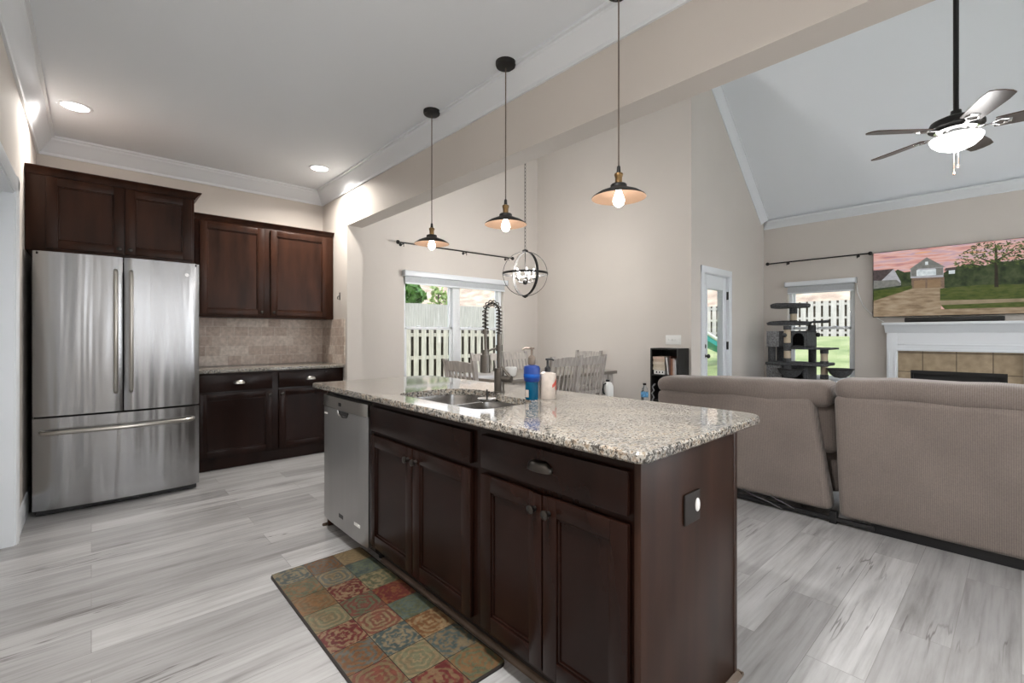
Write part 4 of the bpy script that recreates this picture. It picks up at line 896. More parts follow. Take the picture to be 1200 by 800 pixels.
# chandelier
ch = thing('chandelier', 'orb chandelier of dark metal rings with candle lights hung over dining table', 'chandelier', (3.80, 3.95, 1.64))
cx, cy, cz, R0 = 3.80, 3.95, 1.93, 0.262
def ring(rad, tilt_ax, rotz, wd, th, c=(cx, cy, cz)):
    mb = MB(); rings = []; n = 48
    for i in range(n+1):
        a = 2*PI*i/n; rr = []
        for dr, dw_ in ((-th/2, -wd/2), (th/2, -wd/2), (th/2, wd/2), (-th/2, wd/2)):
            p = Vector(((rad+dr)*math.cos(a), dw_, (rad+dr)*math.sin(a)))
            if tilt_ax == 'h': p = Vector((p.x, p.z, p.y))
            p = Matrix.Rotation(rotz, 3, 'Z') @ p; rr.append(tuple(p+Vector(c)))
        rings.append(rr)
    mb.loft(rings, cap=False); return mb
ring(R0, 'v', math.radians(-42), 0.026, 0.005).build('vertical_ring', M['blackm'], ch); ring(R0-0.006, 'v', math.radians(79), 0.034, 0.005).build('vertical_ring', M['blackm'], ch)
ring(R0+0.006, 'h', 0, 0.026, 0.006).build('horizontal_ring', M['blackm'], ch)
mb = MB(); mb.lathe([(0.0, 0), (0.035, 0.0), (0.04, 0.012), (0.03, 0.024), (0.012, 0.03), (0.0, 0.035)], (cx, cy, cz+R0-0.005)); mb.lathe([(0.0, -0.03), (0.012, -0.024), (0.034, -0.012), (0.036, 0), (0.0, 0.004)], (cx, cy, cz-R0+0.004)); mb.build('finial', M['blackm'], ch)
MB().cyl((cx, cy, cz-0.09), (cx, cy, cz+R0), 0.006).lathe([(0.0, -0.06), (0.02, -0.055), (0.03, -0.03), (0.028, -0.005), (0.012, 0.0)], (cx, cy, cz-0.07)).build('stem', M['blackm'], ch)
for i in range(5):
    a = 2*PI*i/5+0.35; ex, ey = cx+0.105*math.cos(a), cy+0.105*math.sin(a)
    mb = MB(); mb.tube([(cx, cy, cz-0.09), (cx+0.05*math.cos(a), cy+0.05*math.sin(a), cz-0.105), (cx+0.095*math.cos(a), cy+0.095*math.sin(a), cz-0.095), (ex, ey, cz-0.065)], 0.005, 7); mb.lathe([(0.004, 0), (0.020, 0.004), (0.022, 0.01), (0.0, 0.01)], (ex, ey, cz-0.068)); arm = mb.build('arm', M['blackm'], ch)
    MB().cyl((ex, ey, cz-0.06), (ex, ey, cz+0.005), 0.009).build('candle_sleeve', M['nickel'], arm)
    MB().lathe([(0.006, 0), (0.012, 0.012), (0.013, 0.025), (0.007, 0.045), (0.001, 0.058)], (ex, ey, cz+0.004), 12).build('bulb', M['bulb'], arm)
light('chandelier_light', 'POINT', (0, 0, 0.33), (0, 0, 0), 38, (1.0, 0.97, 0.94), parent=ch, shadow_soft_size=0.12)
zt = zv(cx); mb = MB(); n = int((zt-0.06-(cz+R0+0.03))/0.042)
for i in range(n):
    z = cz+R0+0.045+i*(zt-0.09-(cz+R0+0.03))/n; o_ = (i % 2)*PI/2
    mb.tube([(cx+0.010*math.cos(o_)*math.sin(b), cy+0.010*math.sin(o_)*math.sin(b), z+0.026*math.cos(b)) for b in [2*PI*k/8 for k in range(8)]], 0.0028, 4, loop=True)
mb.build('chain', M['blackm'], ch)
MB().lathe([(0.0, -0.10), (0.03, -0.09), (0.065, -0.06), (0.065, 0.03)], (cx, cy, zt), 20).build('canopy', M['blackm'], ch)

# ceiling fan
fn = thing('ceiling_fan', 'dark five-blade ceiling fan with lit bowl on a long downrod', 'ceiling fan', (4.73, 0.325, 2.58))
fxx, fyy, fz = 4.73, 0.325, 2.70
MB().cyl((fxx, fyy, fz+0.14), (fxx, fyy, zv(fxx)-0.04), 0.0165, n=14).build('downrod', M['blackm'], fn)
MB().lathe([(0.0, -0.11), (0.03, -0.10), (0.075, -0.05), (0.075, 0.06)], (fxx, fyy, zv(fxx))).build('canopy', M['blackm'], fn)
MB().lathe([(0.0, 0.165), (0.030, 0.16), (0.034, 0.125), (0.09, 0.11), (0.145, 0.085), (0.158, 0.055), (0.158, 0.035), (0.12, 0.028), (0.0, 0.026)], (fxx, fyy, fz), 32).build('motor_housing', M['blackm'], fn)
MB().lathe([(0.0, 0.03), (0.115, 0.028), (0.125, 0.012), (0.10, 0.0), (0.065, -0.008), (0.065, -0.03), (0.09, -0.036), (0.09, -0.042), (0.0, -0.042)], (fxx, fyy, fz), 32).build('switch_housing', M['chrome'], fn)
mb = MB(); mb.lathe([(0.148, -0.036), (0.152, -0.042), (0.140, -0.072), (0.105, -0.105), (0.06, -0.126), (0.0, -0.132)], (fxx, fyy, fz), 32); mb.build('light_bowl', M['bowl'], fn)
MB().lathe([(0.0, -0.152), (0.010, -0.148), (0.012, -0.138), (0.024, -0.132), (0.0, -0.128)], (fxx, fyy, fz)).build('bowl_finial', M['nickel'], fn)
for k, (ox, zz) in enumerate(((-0.012, -0.245), (0.012, -0.285))):
    mb = MB(); mb.cyl((fxx+ox, fyy+ox, fz-0.13), (fxx+ox, fyy+ox, fz+zz), 0.0016, n=6); mb.lathe([(0.0, 0.014), (0.007, 0.008), (0.008, -0.008), (0.0, -0.014)], (fxx+ox, fyy+ox, fz+zz-0.012), 10); mb.build('pull_chain', M['blade'], fn)
BA0 = math.radians(FAN_ROT)
for k in range(5):
    a = BA0+2*PI*k/5; pitch = math.radians(-12); Rz = Matrix.Rotation(a, 4, 'Z'); T = Matrix.Translation((fxx, fyy, fz+0.018))
    mb = MB(); pts = []
    outl = [(0.20, -0.058), (0.30, -0.066), (0.50, -0.074), (0.585, -0.068), (0.606, -0.04), (0.612, 0.0), (0.606, 0.04), (0.585, 0.068), (0.50, 0.074), (0.30, 0.066), (0.20, 0.058)]
    mb.m(0).poly([(u, v, 0.004) for u, v in outl]); 
    mb.m(1).poly([(u, v, -0.003) for u, v in reversed(outl)])
    mb.m(0); n = len(outl)
    for i in range(n):
        j = (i+1) % n; mb.poly([(*outl[i], -0.003), (*outl[j], -0.003), (*outl[j], 0.004), (*outl[i], 0.004)])
    bmesh.ops.remove_doubles(mb.bm, verts=mb.bm.verts, dist=1e-5)
    mb.xf(T @ Rz @ Matrix.Rotation(pitch, 4, 'X')); bl = mb.build('blade', [M['blade'], M['bladegrey']], fn)
    mb = MB(); mb.box(0.10, 0.19, -0.014, 0.014, -0.010, -0.004, 0.002).tube([(0.19, -0.01, -0.008), (0.225, -0.035, -0.008), (0.265, -0.02, -0.007)], 0.006, 6).tube([(0.19, 0.01, -0.008), (0.225, 0.035, -0.008), (0.265, 0.02, -0.007)], 0.006, 6).box(0.245, 0.285, -0.026, 0.026, -0.008, -0.0035, 0.002)
    mb.xf(T @ Rz @ Matrix.Rotation(pitch, 4, 'X')); mb.build('blade_iron', M['chrome'], bl)
light('fan_light', 'AREA', (0, 0, -0.02), (0, 0, 0), 13, (1.0, 0.98, 0.96), parent=fn, shape='DISK', size=0.22)
light('fan_glow', 'POINT', (0, 0, -0.16), (0, 0, 0), 4, (1.0, 0.98, 0.96), parent=fn, shadow_soft_size=0.10)

# ================================================================== dining area
def chair(label, x, y, rz):
    """back at local -y side of the seat, chair faces +y"""
    t = thing('dining_chair', label, 'chair', (x, y, 0), rz, 'grey slat-back chairs around the dining table')
    return t
def chair_parts(t):
    bl = dict(world=False)
    def bk(z): return -0.205 - max(0, z-0.46)*0.17       # rake of the back
    for s in (-1, 1):
        mb = MB(); mb.loft([[(s*0.215+dx, yy+dy, z) for dx, dy in ((-0.019, -0.016), (0.019, -0.016), (0.019, 0.016), (-0.019, 0.016))] for z, yy in ((0, -0.235), (0.25, -0.205), (0.46, bk(0.46)), (0.75, bk(0.75)), (0.982, bk(0.982)))]); mb.build('back_leg', M['chair'], t, **bl)
        mb = MB(); mb.box(s*0.205-0.019, s*0.205+0.019, 0.195, 0.233, 0, 0.445, 0.003); mb.build('front_leg', M['chair'], t, **bl)
    mb = MB(); mb.box(-0.232, 0.232, -0.20, 0.245, 0.445, 0.472, 0.008); mb.build('seat', M['chair'], t, **bl)
    mb = MB(); mb.box(-0.20, 0.20, 0.205, 0.225, 0.385, 0.446).box(-0.20, 0.20, -0.225, -0.205, 0.385, 0.446)
    for s in (-1, 1): mb.box(s*0.205-0.01, s*0.205+0.01, -0.20, 0.20, 0.385, 0.446).box(s*0.208-0.009, s*0.208+0.009, -0.20, 0.20, 0.18, 0.21)
    mb.build('seat_rail', M['chair'], t, **bl)
    def curve(u): return -0.028*(1-(u/0.2)**2)
    R = []
    for i in range(9):
        u = -0.2+0.4*i/8; top = 0.955+0.017*(1-(u/0.2)**2); b_ = 0.875
        R.append([(u, bk(b_)+curve(u)-0.010, b_), (u, bk(b_)+curve(u)+0.012, b_), (u, bk(top)+curve(u)+0.012, top), (u, bk(top)+curve(u)-0.010, top)])
    MB().loft(R).build('top_rail', M['chair'], t, **bl)
    R = []
    for i in range(9):
        u = -0.2+0.4*i/8; R.append([(u, bk(z)+curve(u)*0.8+e, z) for z, e in ((0.535, -0.009), (0.535, 0.010), (0.578, 0.010), (0.578, -0.009))])
    MB().loft(R).build('lower_rail', M['chair'], t, **bl)
    for i in range(6):
        u = -0.150+0.06*i; mb = MB()
        mb.loft([[(u+dx, bk(z)+curve(u)*0.92+dy, z) for dx, dy in ((-0.0105, -0.006), (0.0105, -0.006), (0.0105, 0.006), (-0.0105, 0.006))] for z in (0.570, 0.65, 0.75, 0.88)]); mb.build('slat', M['chair'], t, **bl)
c0 = chair('grey slat-back chair left of faucet, at the window end of dining table', 2.735, 3.40, math.radians(-90)); chair_parts(c0)
for lab, x, y, r in (('grey slat-back chair just right of the cream lotion bottle', 3.71, 3.52, 0), ('grey slat-back chair beside the white jug, near dining table corner', 4.19, 3.54, 0),
                     ('grey slat-back chair behind the faucet spray head, across the table', 3.76, 4.37, 177), ('grey slat-back chair behind the blue soap bottle, across the table', 4.30, 4.37, 183),
                     ('grey chair mostly hidden behind the two chairs right of lotion bottle', 5.12, 4.27, 91)):
    c = copy_tree(c0); c.location = (x, y, 0); c.rotation_euler = (0, 0, math.radians(r)); c['label'] = lab
tb = thing('dining_table', 'grey weathered wood rectangular dining table beyond the island', 'table', (3.90, 3.87, 0.0))
MB().box(2.95, 4.87, 3.40, 4.34, 0.725, 0.762, 0.004).build('table_top', M['table'], tb)
MB().box(2.99, 4.83, 3.45, 3.47, 0.63, 0.726).box(2.99, 4.83, 4.27, 4.29, 0.63, 0.726).box(2.99, 3.01, 3.47, 4.27, 0.63, 0.726).box(4.81, 4.83, 3.47, 4.27, 0.63, 0.726).build('apron', M['chair'], tb)
for x in (3.03, 4.79):
    for y in (3.49, 4.25): MB().box(x-0.05, x+0.05, y-0.05, y+0.05, 0, 0.726, 0.006).build('leg', M['chair'], tb)
mb = MB(); mb.lathe([(0.03, 0), (0.05, 0.004), (0.062, 0.04), (0.064, 0.085), (0.058, 0.10), (0.052, 0.098), (0.05, 0.02), (0.0, 0.014)], (3.33, 3.68, 0.762), 24)
single('white_bowl', mb, M['white'], 'small white bowl on the dining table, beside the blue soap', 'bowl', (3.33, 3.68, 0.762))
stl = thing('stool', 'low grey wooden stool under the white jug, behind the island', 'stool', (4.55, 3.30, 0))
MB().box(4.43, 4.67, 3.19, 3.42, 0.42, 0.4445, 0.006).build('seat', M['chair'], stl)
for x in (4.455, 4.645):
    for y in (3.215, 3.395): MB().cyl((x, y, 0), (x, y, 0.421), 0.016, n=10).build('leg', M['chair'], stl)
jg = thing('white_jug', 'white jug with black handle between dining chair and the table leg', 'jug', (4.575, 3.33, 0.445))
mb = MB(); mb.loft([[(4.575+a*k*0.85, 3.33+b*k*0.7, 0.445+z) for a, b in rrect(-0.07, 0.07, -0.07, 0.07, 0.03, 4)] for k, z in ((0.94, 0), (1, 0.008), (1, 0.15), (0.7, 0.19), (0.3, 0.205))]); mb.build('jug_body', M['white'], jg)
mb = MB(); mb.cyl((4.575, 3.33, 0.649), (4.575, 3.33, 0.672), 0.024); mb.build('cap', M['black'], jg)
MB().tube([(4.535, 3.33, 0.630), (4.505, 3.335, 0.622), (4.492, 3.34, 0.575), (4.500, 3.34, 0.52), (4.520, 3.335, 0.505)], 0.010, 8).build('jug_handle', M['black'], jg)

# roller blinds and curtain rods
def blind(label, axis, a0, a1, wall, z0, z1, zs, base):
    t = thing('roller_blind', label, 'blind', base)
    def B(mb, p0, p1, d0, d1, q0, q1, bev=0.004):
        if axis == 'x': mb.box(p0, p1, wall-d1, wall-d0, q0, q1, bev)
        else: mb.box(wall-d1, wall-d0, p0, p1, q0, q1, bev)
        return mb
    B(MB(), a0, a1, 0.003, 0.075, z0, z1, 0.01).build('cassette', M['trim'], t)
    B(MB(), a0+0.025, a1-0.025, 0.022, 0.026, zs, z0+0.004, 0).build('shade_cloth', M['gray_shade'], t)
    B(MB(), a0+0.025, a1-0.025, 0.014, 0.034, zs-0.022, zs, 0.004).build('bottom_bar', M['trim'], t)
    for p in (a0-0.006, a1-0.004): B(MB(), p, p+0.010, 0.0, 0.08, z0-0.006, z1+0.004, 0.002).build('end_bracket', M['gray_shade'], t)
blind('grey roller blind pulled up over the dining room window', 'x', 2.985, 4.755, YB, 1.975, 2.045, 1.895, (3.87, YB-0.04, 1.875))
blind('grey roller blind pulled up over living room window beside the television', 'y', 1.54, 2.42, XF, 1.935, 2.005, 1.845, (XF-0.04, 1.98, 1.82))
def rod(label, p0, p1, wall_off, brackets, base, ends=(1, 1)):
    t = thing('curtain_rod', label, 'curtain rod', base); a, b = Vector(p0), Vector(p1)
    MB().cyl(p0, p1, 0.0095, n=10).build('rod', M['blackm'], t)
    for e, q, s in ((ends[0], a, -1), (ends[1], b, 1)):
        if e: c = q+(b-a).normalized()*0.022*s; MB().ball(tuple(c), 0.026).build('finial', M['blackm'], t)
    for f in brackets:
        c = a+(b-a)*f; w = c+Vector(wall_off); mb = MB(); mb.cyl(tuple(c-Vector((0, 0, 0.012))), tuple(w-Vector((0, 0, 0.012))), 0.006, n=8); mb.cyl(tuple(w-Vector((0, 0, 0.012))), tuple(w-Vector(wall_off)*0.06-Vector((0, 0, 0.012))), 0.020, n=12); mb.cyl(tuple(c-Vector((0, 0, 0.05))), tuple(c), 0.005, n=8); mb.build('bracket', M['blackm'], t)
rod('black curtain rod on the wall above the dining room window', (2.90, YB-0.085, 2.385), (4.82, YB-0.085, 2.395), (0, 0.085, 0), (0.03, 0.55, 0.97), (3.86, YB-0.08, 2.36))
rod('thin black curtain rod on the wall left of the television', (XF-0.07, 2.64, 2.312), (XF-0.07, 1.398, 2.312), (0.07, 0, 0), (0.2, 0.9), (XF-0.07, 2.0, 2.29))

# bookcase with books, switch plate
bk_ = thing('bookcase', 'low black bookcase against the dining nook wall behind the sofa', 'bookcase', (5.335, 2.95, 0))
bx0, bx1, by0, by1, bt = 5.195, 5.463, 2.762, 3.135, 1.043
MB().box(bx0, bx1, by0, by0+0.018, 0, bt, 0.001).box(bx0, bx1, by1-0.018, by1, 0, bt, 0.001).box(bx1-0.008, bx1, by0, by1, 0.0, bt).box(bx0, bx1, by0+0.018, by1-0.018, bt-0.018, bt).box(bx0+0.01, bx1-0.008, by0+0.018, by1-0.018, 0.05, 0.07).build('case', M['blackm'], bk_)
for z in (0.38, 0.700): MB().box(bx0+0.004, bx1-0.009, by0+0.0185, by1-0.0185, z, z+0.018).build('shelf', M['blackm'], bk_)
def book(label, x0, x1, y0, y1, z0, z1, col, group=None, lean=0.0, axis='z'):
    """covers plus a page block; spine towards -x"""
    m = plain('cover', col, 0.5, noise=0.12, nscale=25); t = thing('book', label, 'book', ((x0+x1)/2, (y0+y1)/2, z0), group=group)
    mb = MB(); pg = MB()
    if axis == 'z':     # lying flat
        mb.box(x0, x1, y0, y1, z0, z0+0.002).box(x0, x1, y0, y1, z1-0.002, z1).box(x0, x0+0.002, y0, y1, z0, z1); pg.box(x0+0.002, x1-0.003, y0+0.003, y1-0.003, z0+0.002, z1-0.002)
    else:
        mb.box(x0, x1, y0, y0+0.002, z0, z1).box(x0, x1, y1-0.002, y1, z0, z1).box(x0, x0+0.002, y0, y1, z0, z1); pg.box(x0+0.002, x1-0.003, y0+0.002, y1-0.002, z0+0.003, z1-0.003)
        if lean:
            for q in (mb, pg): q.xf(Matrix.Translation((0, y0 if lean > 0 else y1, z0)) @ Matrix.Rotation(lean, 4, 'X') @ Matrix.Translation((0, -(y0 if lean > 0 else y1), -z0)))
    mb.build('cover', m, t); pg.build('pages', M['lotion'], t)
zz = 0.7185
bxw = MB(); bxw.box(5.225, 5.40, 2.958, 3.105, zz, zz+0.052, 0.003)
g = thing('storage_box', 'white printed box at the bottom of the bookcase book stack', 'box', (5.31, 3.03, zz)); bxw.build('box_body', M['white'], g)
mb = MB()
for y in (2.975, 3.015, 3.055): mb.box(5.2245, 5.2255, y, y+0.018, zz+0.016, zz+0.036)
mb.build('printed_marks', M['black'], g); zz += 0.0525
for i, (h_, col, lab) in enumerate(((0.036, (0.60, 0.53, 0.42), 'cream book lying directly on the white box in the bookcase'), (0.034, (0.55, 0.47, 0.36), 'tan book second from the bottom of the lying stack in bookcase'), (0.032, (0.64, 0.56, 0.46), 'pale book in the middle of the lying stack in bookcase'), (0.034, (0.52, 0.40, 0.30), 'brownish book second from top of lying stack in bookcase'), (0.030, (0.60, 0.44, 0.36), 'pinkish topmost book of the lying stack in the bookcase'))):
    book(lab, 5.215+0.004*(i % 2), 5.40, 2.948+0.003*(i % 3), 3.112-0.004*(i % 2), zz, zz+h_, col, 'books lying in a stack in the bookcase'); zz += h_+0.0005
yy = 2.915
for w_, h_, col, lab, ln in ((0.022, 0.215, (0.62, 0.60, 0.60), 'white book leaning at the left of upright books in bookcase', -0.13), (0.020, 0.225, (0.12, 0.045, 0.03), 'dark brown upright book beside the leaning white book', 0.0), (0.026, 0.20, (0.30, 0.14, 0.08), 'reddish upright book in the middle of the bookcase row', 0.0), (0.022, 0.205, (0.55, 0.45, 0.42), 'pinkish grey upright book second from right in bookcase', 0.0), (0.022, 0.19, (0.55, 0.55, 0.56), 'white upright book at the right end of bookcase row', 0.0)):
    y1_ = yy; y0_ = yy-w_
    if ln: book(lab, 5.22, 5.40, y0_, y1_, 0.7182, 0.7182+h_, col, 'upright books in the bookcase', lean=ln, axis='y'); yy = y0_-0.0012
    else: book(lab, 5.22, 5.40, y0_, y1_, 0.7182, 0.7182+h_, col, 'upright books in the bookcase', axis='y'); yy = y0_-0.0008
sw = thing('switch_plate', 'white four-switch wall plate above the black bookcase', 'light switch', (XD, 2.975, 1.09))
MB().box(XD-0.006, XD-0.0003, 2.872, 3.082, 1.085, 1.205, 0.003).build('plate', M['white'], sw)
for i in range(4): MB().box(XD-0.014, XD-0.005, 2.905+i*0.046-0.005, 2.905+i*0.046+0.005, 1.133, 1.157, 0.002).build('toggle', M['white'], sw)
# ================================================================== living room
# ---- sofa
so = thing('sofa', 'taupe corduroy reclining sofa with its back to the kitchen island', 'sofa', (3.9, 0.75, 0.0))
def soft(x0, x1, y0, y1, z0, z1, r, seg=4, shear=0.0, dz=None, lump=0.0, tap=0.0):
    mb = MB(); mb.box(x0, x1, y0, y1, z0, z1, r, seg)
    # cut along the length so it can sag a little
    bm = mb.bm
    for k in range(1, 10):
        yy_ = y0+(y1-y0)*k/10
        bmesh.ops.bisect_plane(bm, geom=bm.verts[:]+bm.edges[:]+bm.faces[:], plane_co=(0, yy_, 0), plane_no=(0, 1, 0))
    for v in bm.verts:
        h_ = (v.co.z-z0)/(z1-z0); f = (v.co.y-y0)/(y1-y0)
        if dz: v.co.z += dz(v.co.y)*h_
        if lump: v.co.z += lump*h_*(max(0.0, math.sin(f*PI))**0.5-0.6 + 0.25*math.sin(17*v.co.y+x0*9)); v.co.x += lump*0.7*math.sin(13*v.co.y+2)
        v.co.x -= shear*(v.co.z-0.06)
        if tap and f < 0.35: v.co.y += tap*h_*(1-f/0.35)
    return mb
rise = lambda y: 0.045*(2.0-y)/1.2-0.02
soft(3.50, 3.64, 0.815, 2.02, 0.07, 0.775, 0.045, 4, 0.10, rise, 0.0, 0.095).build('back_panel', M['sofa'], so, angle=60)
soft(3.485, 3.62, -0.62, 0.775, 0.058, 0.835, 0.035, 4, 0.165).build('back_panel', M['sofa'], so, angle=60)
rise2 = lambda y: 0.04*(2.0-y)/1.2-0.02
for y0, y1 in ((0.800, 2.03),): soft(3.505, 3.80, y0, y1, 0.735, 0.885, 0.066, 5, 0.10, rise2, 0.016).build('top_cushion', M['sofa'], so, angle=60)
for y0, y1 in ((-0.62, 0.780),): soft(3.492, 3.80, y0, y1, 0.805, 0.94, 0.060, 5, 0.165, None, 0.015).build('top_cushion', M['sofa'], so, angle=60)
for y0, y1 in ((1.40, 2.01), (0.80, 1.385), (0.12, 0.77), (-0.60, 0.11)):
    soft(3.60, 3.80, y0, y1, 0.42, 0.80, 0.06, 4, 0.10).build('back_cushion', M['sofa'], so, angle=60); soft(3.68, 4.40, y0, y1, 0.14, 0.47, 0.06, 4).build('seat_cushion', M['sofa'], so, angle=60)
soft(3.58, 4.40, 2.03, 2.33, 0.07, 0.575, 0.06, 4).build('arm', M['sofa'], so, angle=60); soft(3.58, 4.40, -0.92, -0.63, 0.07, 0.575, 0.06, 4).build('arm', M['sofa'], so, angle=60)
mb = MB().box(3.505, 3.535, 0.60, 2.00, 0.014, 0.040, 0.002).box(3.50, 3.545, 0.79, 0.83, 0.0, 0.075, 0.002); mb.build('base_rail', M['black'], so)
MB().box(3.52, 3.60, -0.85, 0.62, 0.0, 0.075, 0.003).build('base_rail', M['black'], so)
for x, y in ((3.62, 2.2), (4.3, 2.2), (4.3, 0.8), (4.3, -0.8)): MB().box(x-0.03, x+0.03, y-0.03, y+0.03, 0, 0.08).build('foot', M['black'], so)
MB().tube([(3.50, 1.36, 0.085), (3.492, 1.28, 0.062), (3.494, 1.18, 0.040), (3.50, 1.10, 0.012)], 0.005, 6).tube([(3.505, 1.18, 0.085), (3.50, 1.10, 0.060), (3.502, 1.03, 0.035)], 0.005, 6).build('power_cable', M['black'], so)
MB().tube([(3.47, 2.045, 0.80), (3.45, 2.062, 0.775), (3.455, 2.05, 0.745), (3.45, 2.068, 0.72), (3.455, 2.05, 0.69), (3.45, 2.065, 0.66), (3.47, 2.05, 0.60)], 0.006, 6).build('curled_cable', M['plushl'], so)
# water bottle on the sofa arm
wb = thing('water_bottle', 'clear plastic water bottle with blue label behind the island counter edge', 'bottle', (3.66, 2.265, 0.577))
wx, wy, wz = 3.66, 2.265, 0.577
MB().lathe([(0.028, 0.0), (0.032, 0.006), (0.032, 0.03), (0.030, 0.05), (0.032, 0.07), (0.032, 0.125), (0.028, 0.145), (0.014, 0.172), (0.013, 0.180), (0.0, 0.181)], (wx, wy, wz), 20).build('bottle_body', M['clearp'], wb)
MB().lathe([(0.0325, 0.075), (0.0328, 0.076), (0.0328, 0.119), (0.0325, 0.12)], (wx, wy, wz), 20, cap=False).build('label_band', M['waterlabel'], wb)
MB().lathe([(0.015, 0.180), (0.015, 0.197), (0.0, 0.198)], (wx, wy, wz), 16).build('cap', M['blackm'], wb)

# ---- cat tree
ct = thing('cat_tree', 'tall grey plush cat tree with sisal posts in front of living room window', 'cat tree', (7.35, 2.0, 0))
MB().box(7.02, 7.62, 1.62, 2.46, 0.0, 0.035, 0.008).build('base_board', M['plush'], ct)
def post(x, y, z0, z1, cuts, r=0.042):
    mb = MB(); mb.cyl((x, y, z0), (x, y, z1), r, n=16); o = mb.build('post', M['sisal'], ct)
    for a, b in cuts: MB().cyl((x, y, a), (x, y, b), r+0.006, n=16).build('plush_sleeve', M['plush'], o)
PY = 2.17
post(7.10, PY, 0.035, 0.79, [(0.035, 0.2), (0.60, 0.79)]); post(7.10, PY, 0.83, 1.335, [(0.83, 0.89), (0.99, 1.10), (1.28, 1.335)]); post(7.22, 2.13, 1.385, 1.585, [(1.385, 1.41), (1.50, 1.585)])
post(7.42, 1.955, 0.83, 1.04, [(0.83, 1.04)]); post(7.40, 1.955, 1.26, 1.345, [(1.26, 1.345)]); post(7.16, 2.385, 0.83, 1.04, [(0.83, 1.04)]); post(7.5, 2.385, 0.83, 1.04, [(0.83, 1.04)])
post(7.22, 1.765, 0.035, 1.01, [(0.035, 0.1), (0.62, 0.68), (0.79, 0.86), (0.96, 1.01)])
mb = MB(); mb.box(7.05, 7.56, 1.72, 2.44, 0.79, 0.83, 0.012); mb.build('platform', M['plush'], ct)
mb = MB(); mb.box(7.06, 7.50, 1.66, 2.20, 1.012, 1.036, 0.008); mb.build('platform', M['plush'], ct)
def condo(x0, x1, y0, y1, z0, z1, dy, dz0, r, name):
    mb = MB(); t_ = 0.018
    mb.box(x0+t_, x1, y0, y0+t_, z0, z1).box(x0+t_, x1, y1-t_, y1, z0, z1).box(x1-t_, x1, y0, y1, z0, z1).box(x0, x1, y0, y1, z0, z0+t_, 0.004).box(x0, x1, y0, y1, z1-t_, z1, 0.004)
    # front with arched doorway
    out = [(y0, z0), (y1, z0), (y1, z1), (y0, z1)]; N = 12
    ar = [(dy-r, dz0)] + [(dy-r*math.cos(PI*i/N), max(dz0, z1-0.03-r)+r*math.sin(PI*i/N)) for i in range(N+1)] + [(dy+r, dz0)]
    sec = [(y0, z0), (y0, z1), (y1, z1), (y1, z0), (dy+r, z0)] + list(reversed(ar)) + [(dy-r, z0)]
    bm = mb.bm; f = bm.faces.new([bm.verts.new((x0, y, z)) for y, z in sec]); e = bmesh.ops.extrude_face_region(bm, geom=[f]); bmesh.ops.translate(bm, vec=(t_, 0, 0), verts=[v for v in e['geom'] if isinstance(v, bmesh.types.BMVert)])
    o = mb.build(name, M['plush'], ct, smooth=False); return o
cd = condo(7.10, 7.52, 1.93, 2.43, 1.04, 1.262, 2.04, 1.06, 0.072, 'condo'); MB().box(7.085, 7.10, 2.275, 2.432, 1.042, 1.262, 0.006).build('light_panel', M['plushl'], cd)
cd = condo(7.10, 7.52, 1.93, 2.43, 0.42, 0.789, 2.08, 0.44, 0.10, 'condo'); MB().box(7.085, 7.10, 2.24, 2.432, 0.42, 0.789, 0.006).build('light_panel', M['plushl'], cd)
MB().box(7.14, 7.5, 1.96, 2.40, 0.035, 0.419).build('lower_condo', M['plush'], ct)
def bed(x0, x1, y0, y1, z0, h_, rim=0.03):
    mb = MB(); R = []
    for ins, z in ((0.01, z0), (0.0, z0+0.02), (0.0, z0+h_), (0.018, z0+h_+0.012), (0.05, z0+h_-0.002), (0.07, z0+h_-0.022)):
        R.append([(x, y, z+(0.012*math.sin(9*y)+0.01*math.cos(11*x) if z > z0+0.021 else 0)) for x, y in rrect(x0+ins, x1-ins, y0+ins, y1-ins, 0.09)])
    mb.loft(R); return mb
bed(7.06, 7.40, 1.95, 2.40, 1.585, 0.052).build('top_bed', M['plush'], ct); bed(7.04, 7.46, 1.95, 2.44, 1.345, 0.040).build('middle_bed', M['plush'], ct); bed(7.18, 7.48, 1.745, 1.94, 1.372, 0.024).build('side_perch', M['plush'], ct)
def hammock(x, y, z, r):
    mb = MB(); mb.lathe([(0.0, -0.115), (r*0.45, -0.105), (r*0.8, -0.06), (r, 0.0), (r+0.008, 0.006), (r-0.006, 0.004), (r*0.78, -0.05), (r*0.4, -0.09), (0.0, -0.10)], (x, y, z), 24); o = mb.build('hammock', M['plush'], ct)
    MB().tube([(x+(r+0.006)*math.cos(2*PI*i/24), y+(r+0.006)*math.sin(2*PI*i/24), z+0.003) for i in range(24)], 0.008, 6, loop=True).build('hoop', M['blackm'], o)
hammock(6.99, 2.10, 0.745, 0.148); hammock(7.18, 1.58, 0.762, 0.142)
mb = MB(); mb.cyl((7.25, 1.845, 1.37), (7.25, 1.845, 1.235), 0.002, n=6).ball((7.25, 1.845, 1.21), 0.030); mb.build('hanging_ball', M['black'], ct)
MB().ball((7.05, 2.19, 1.205), 0.030).build('pom_pom', M['plush'], ct)

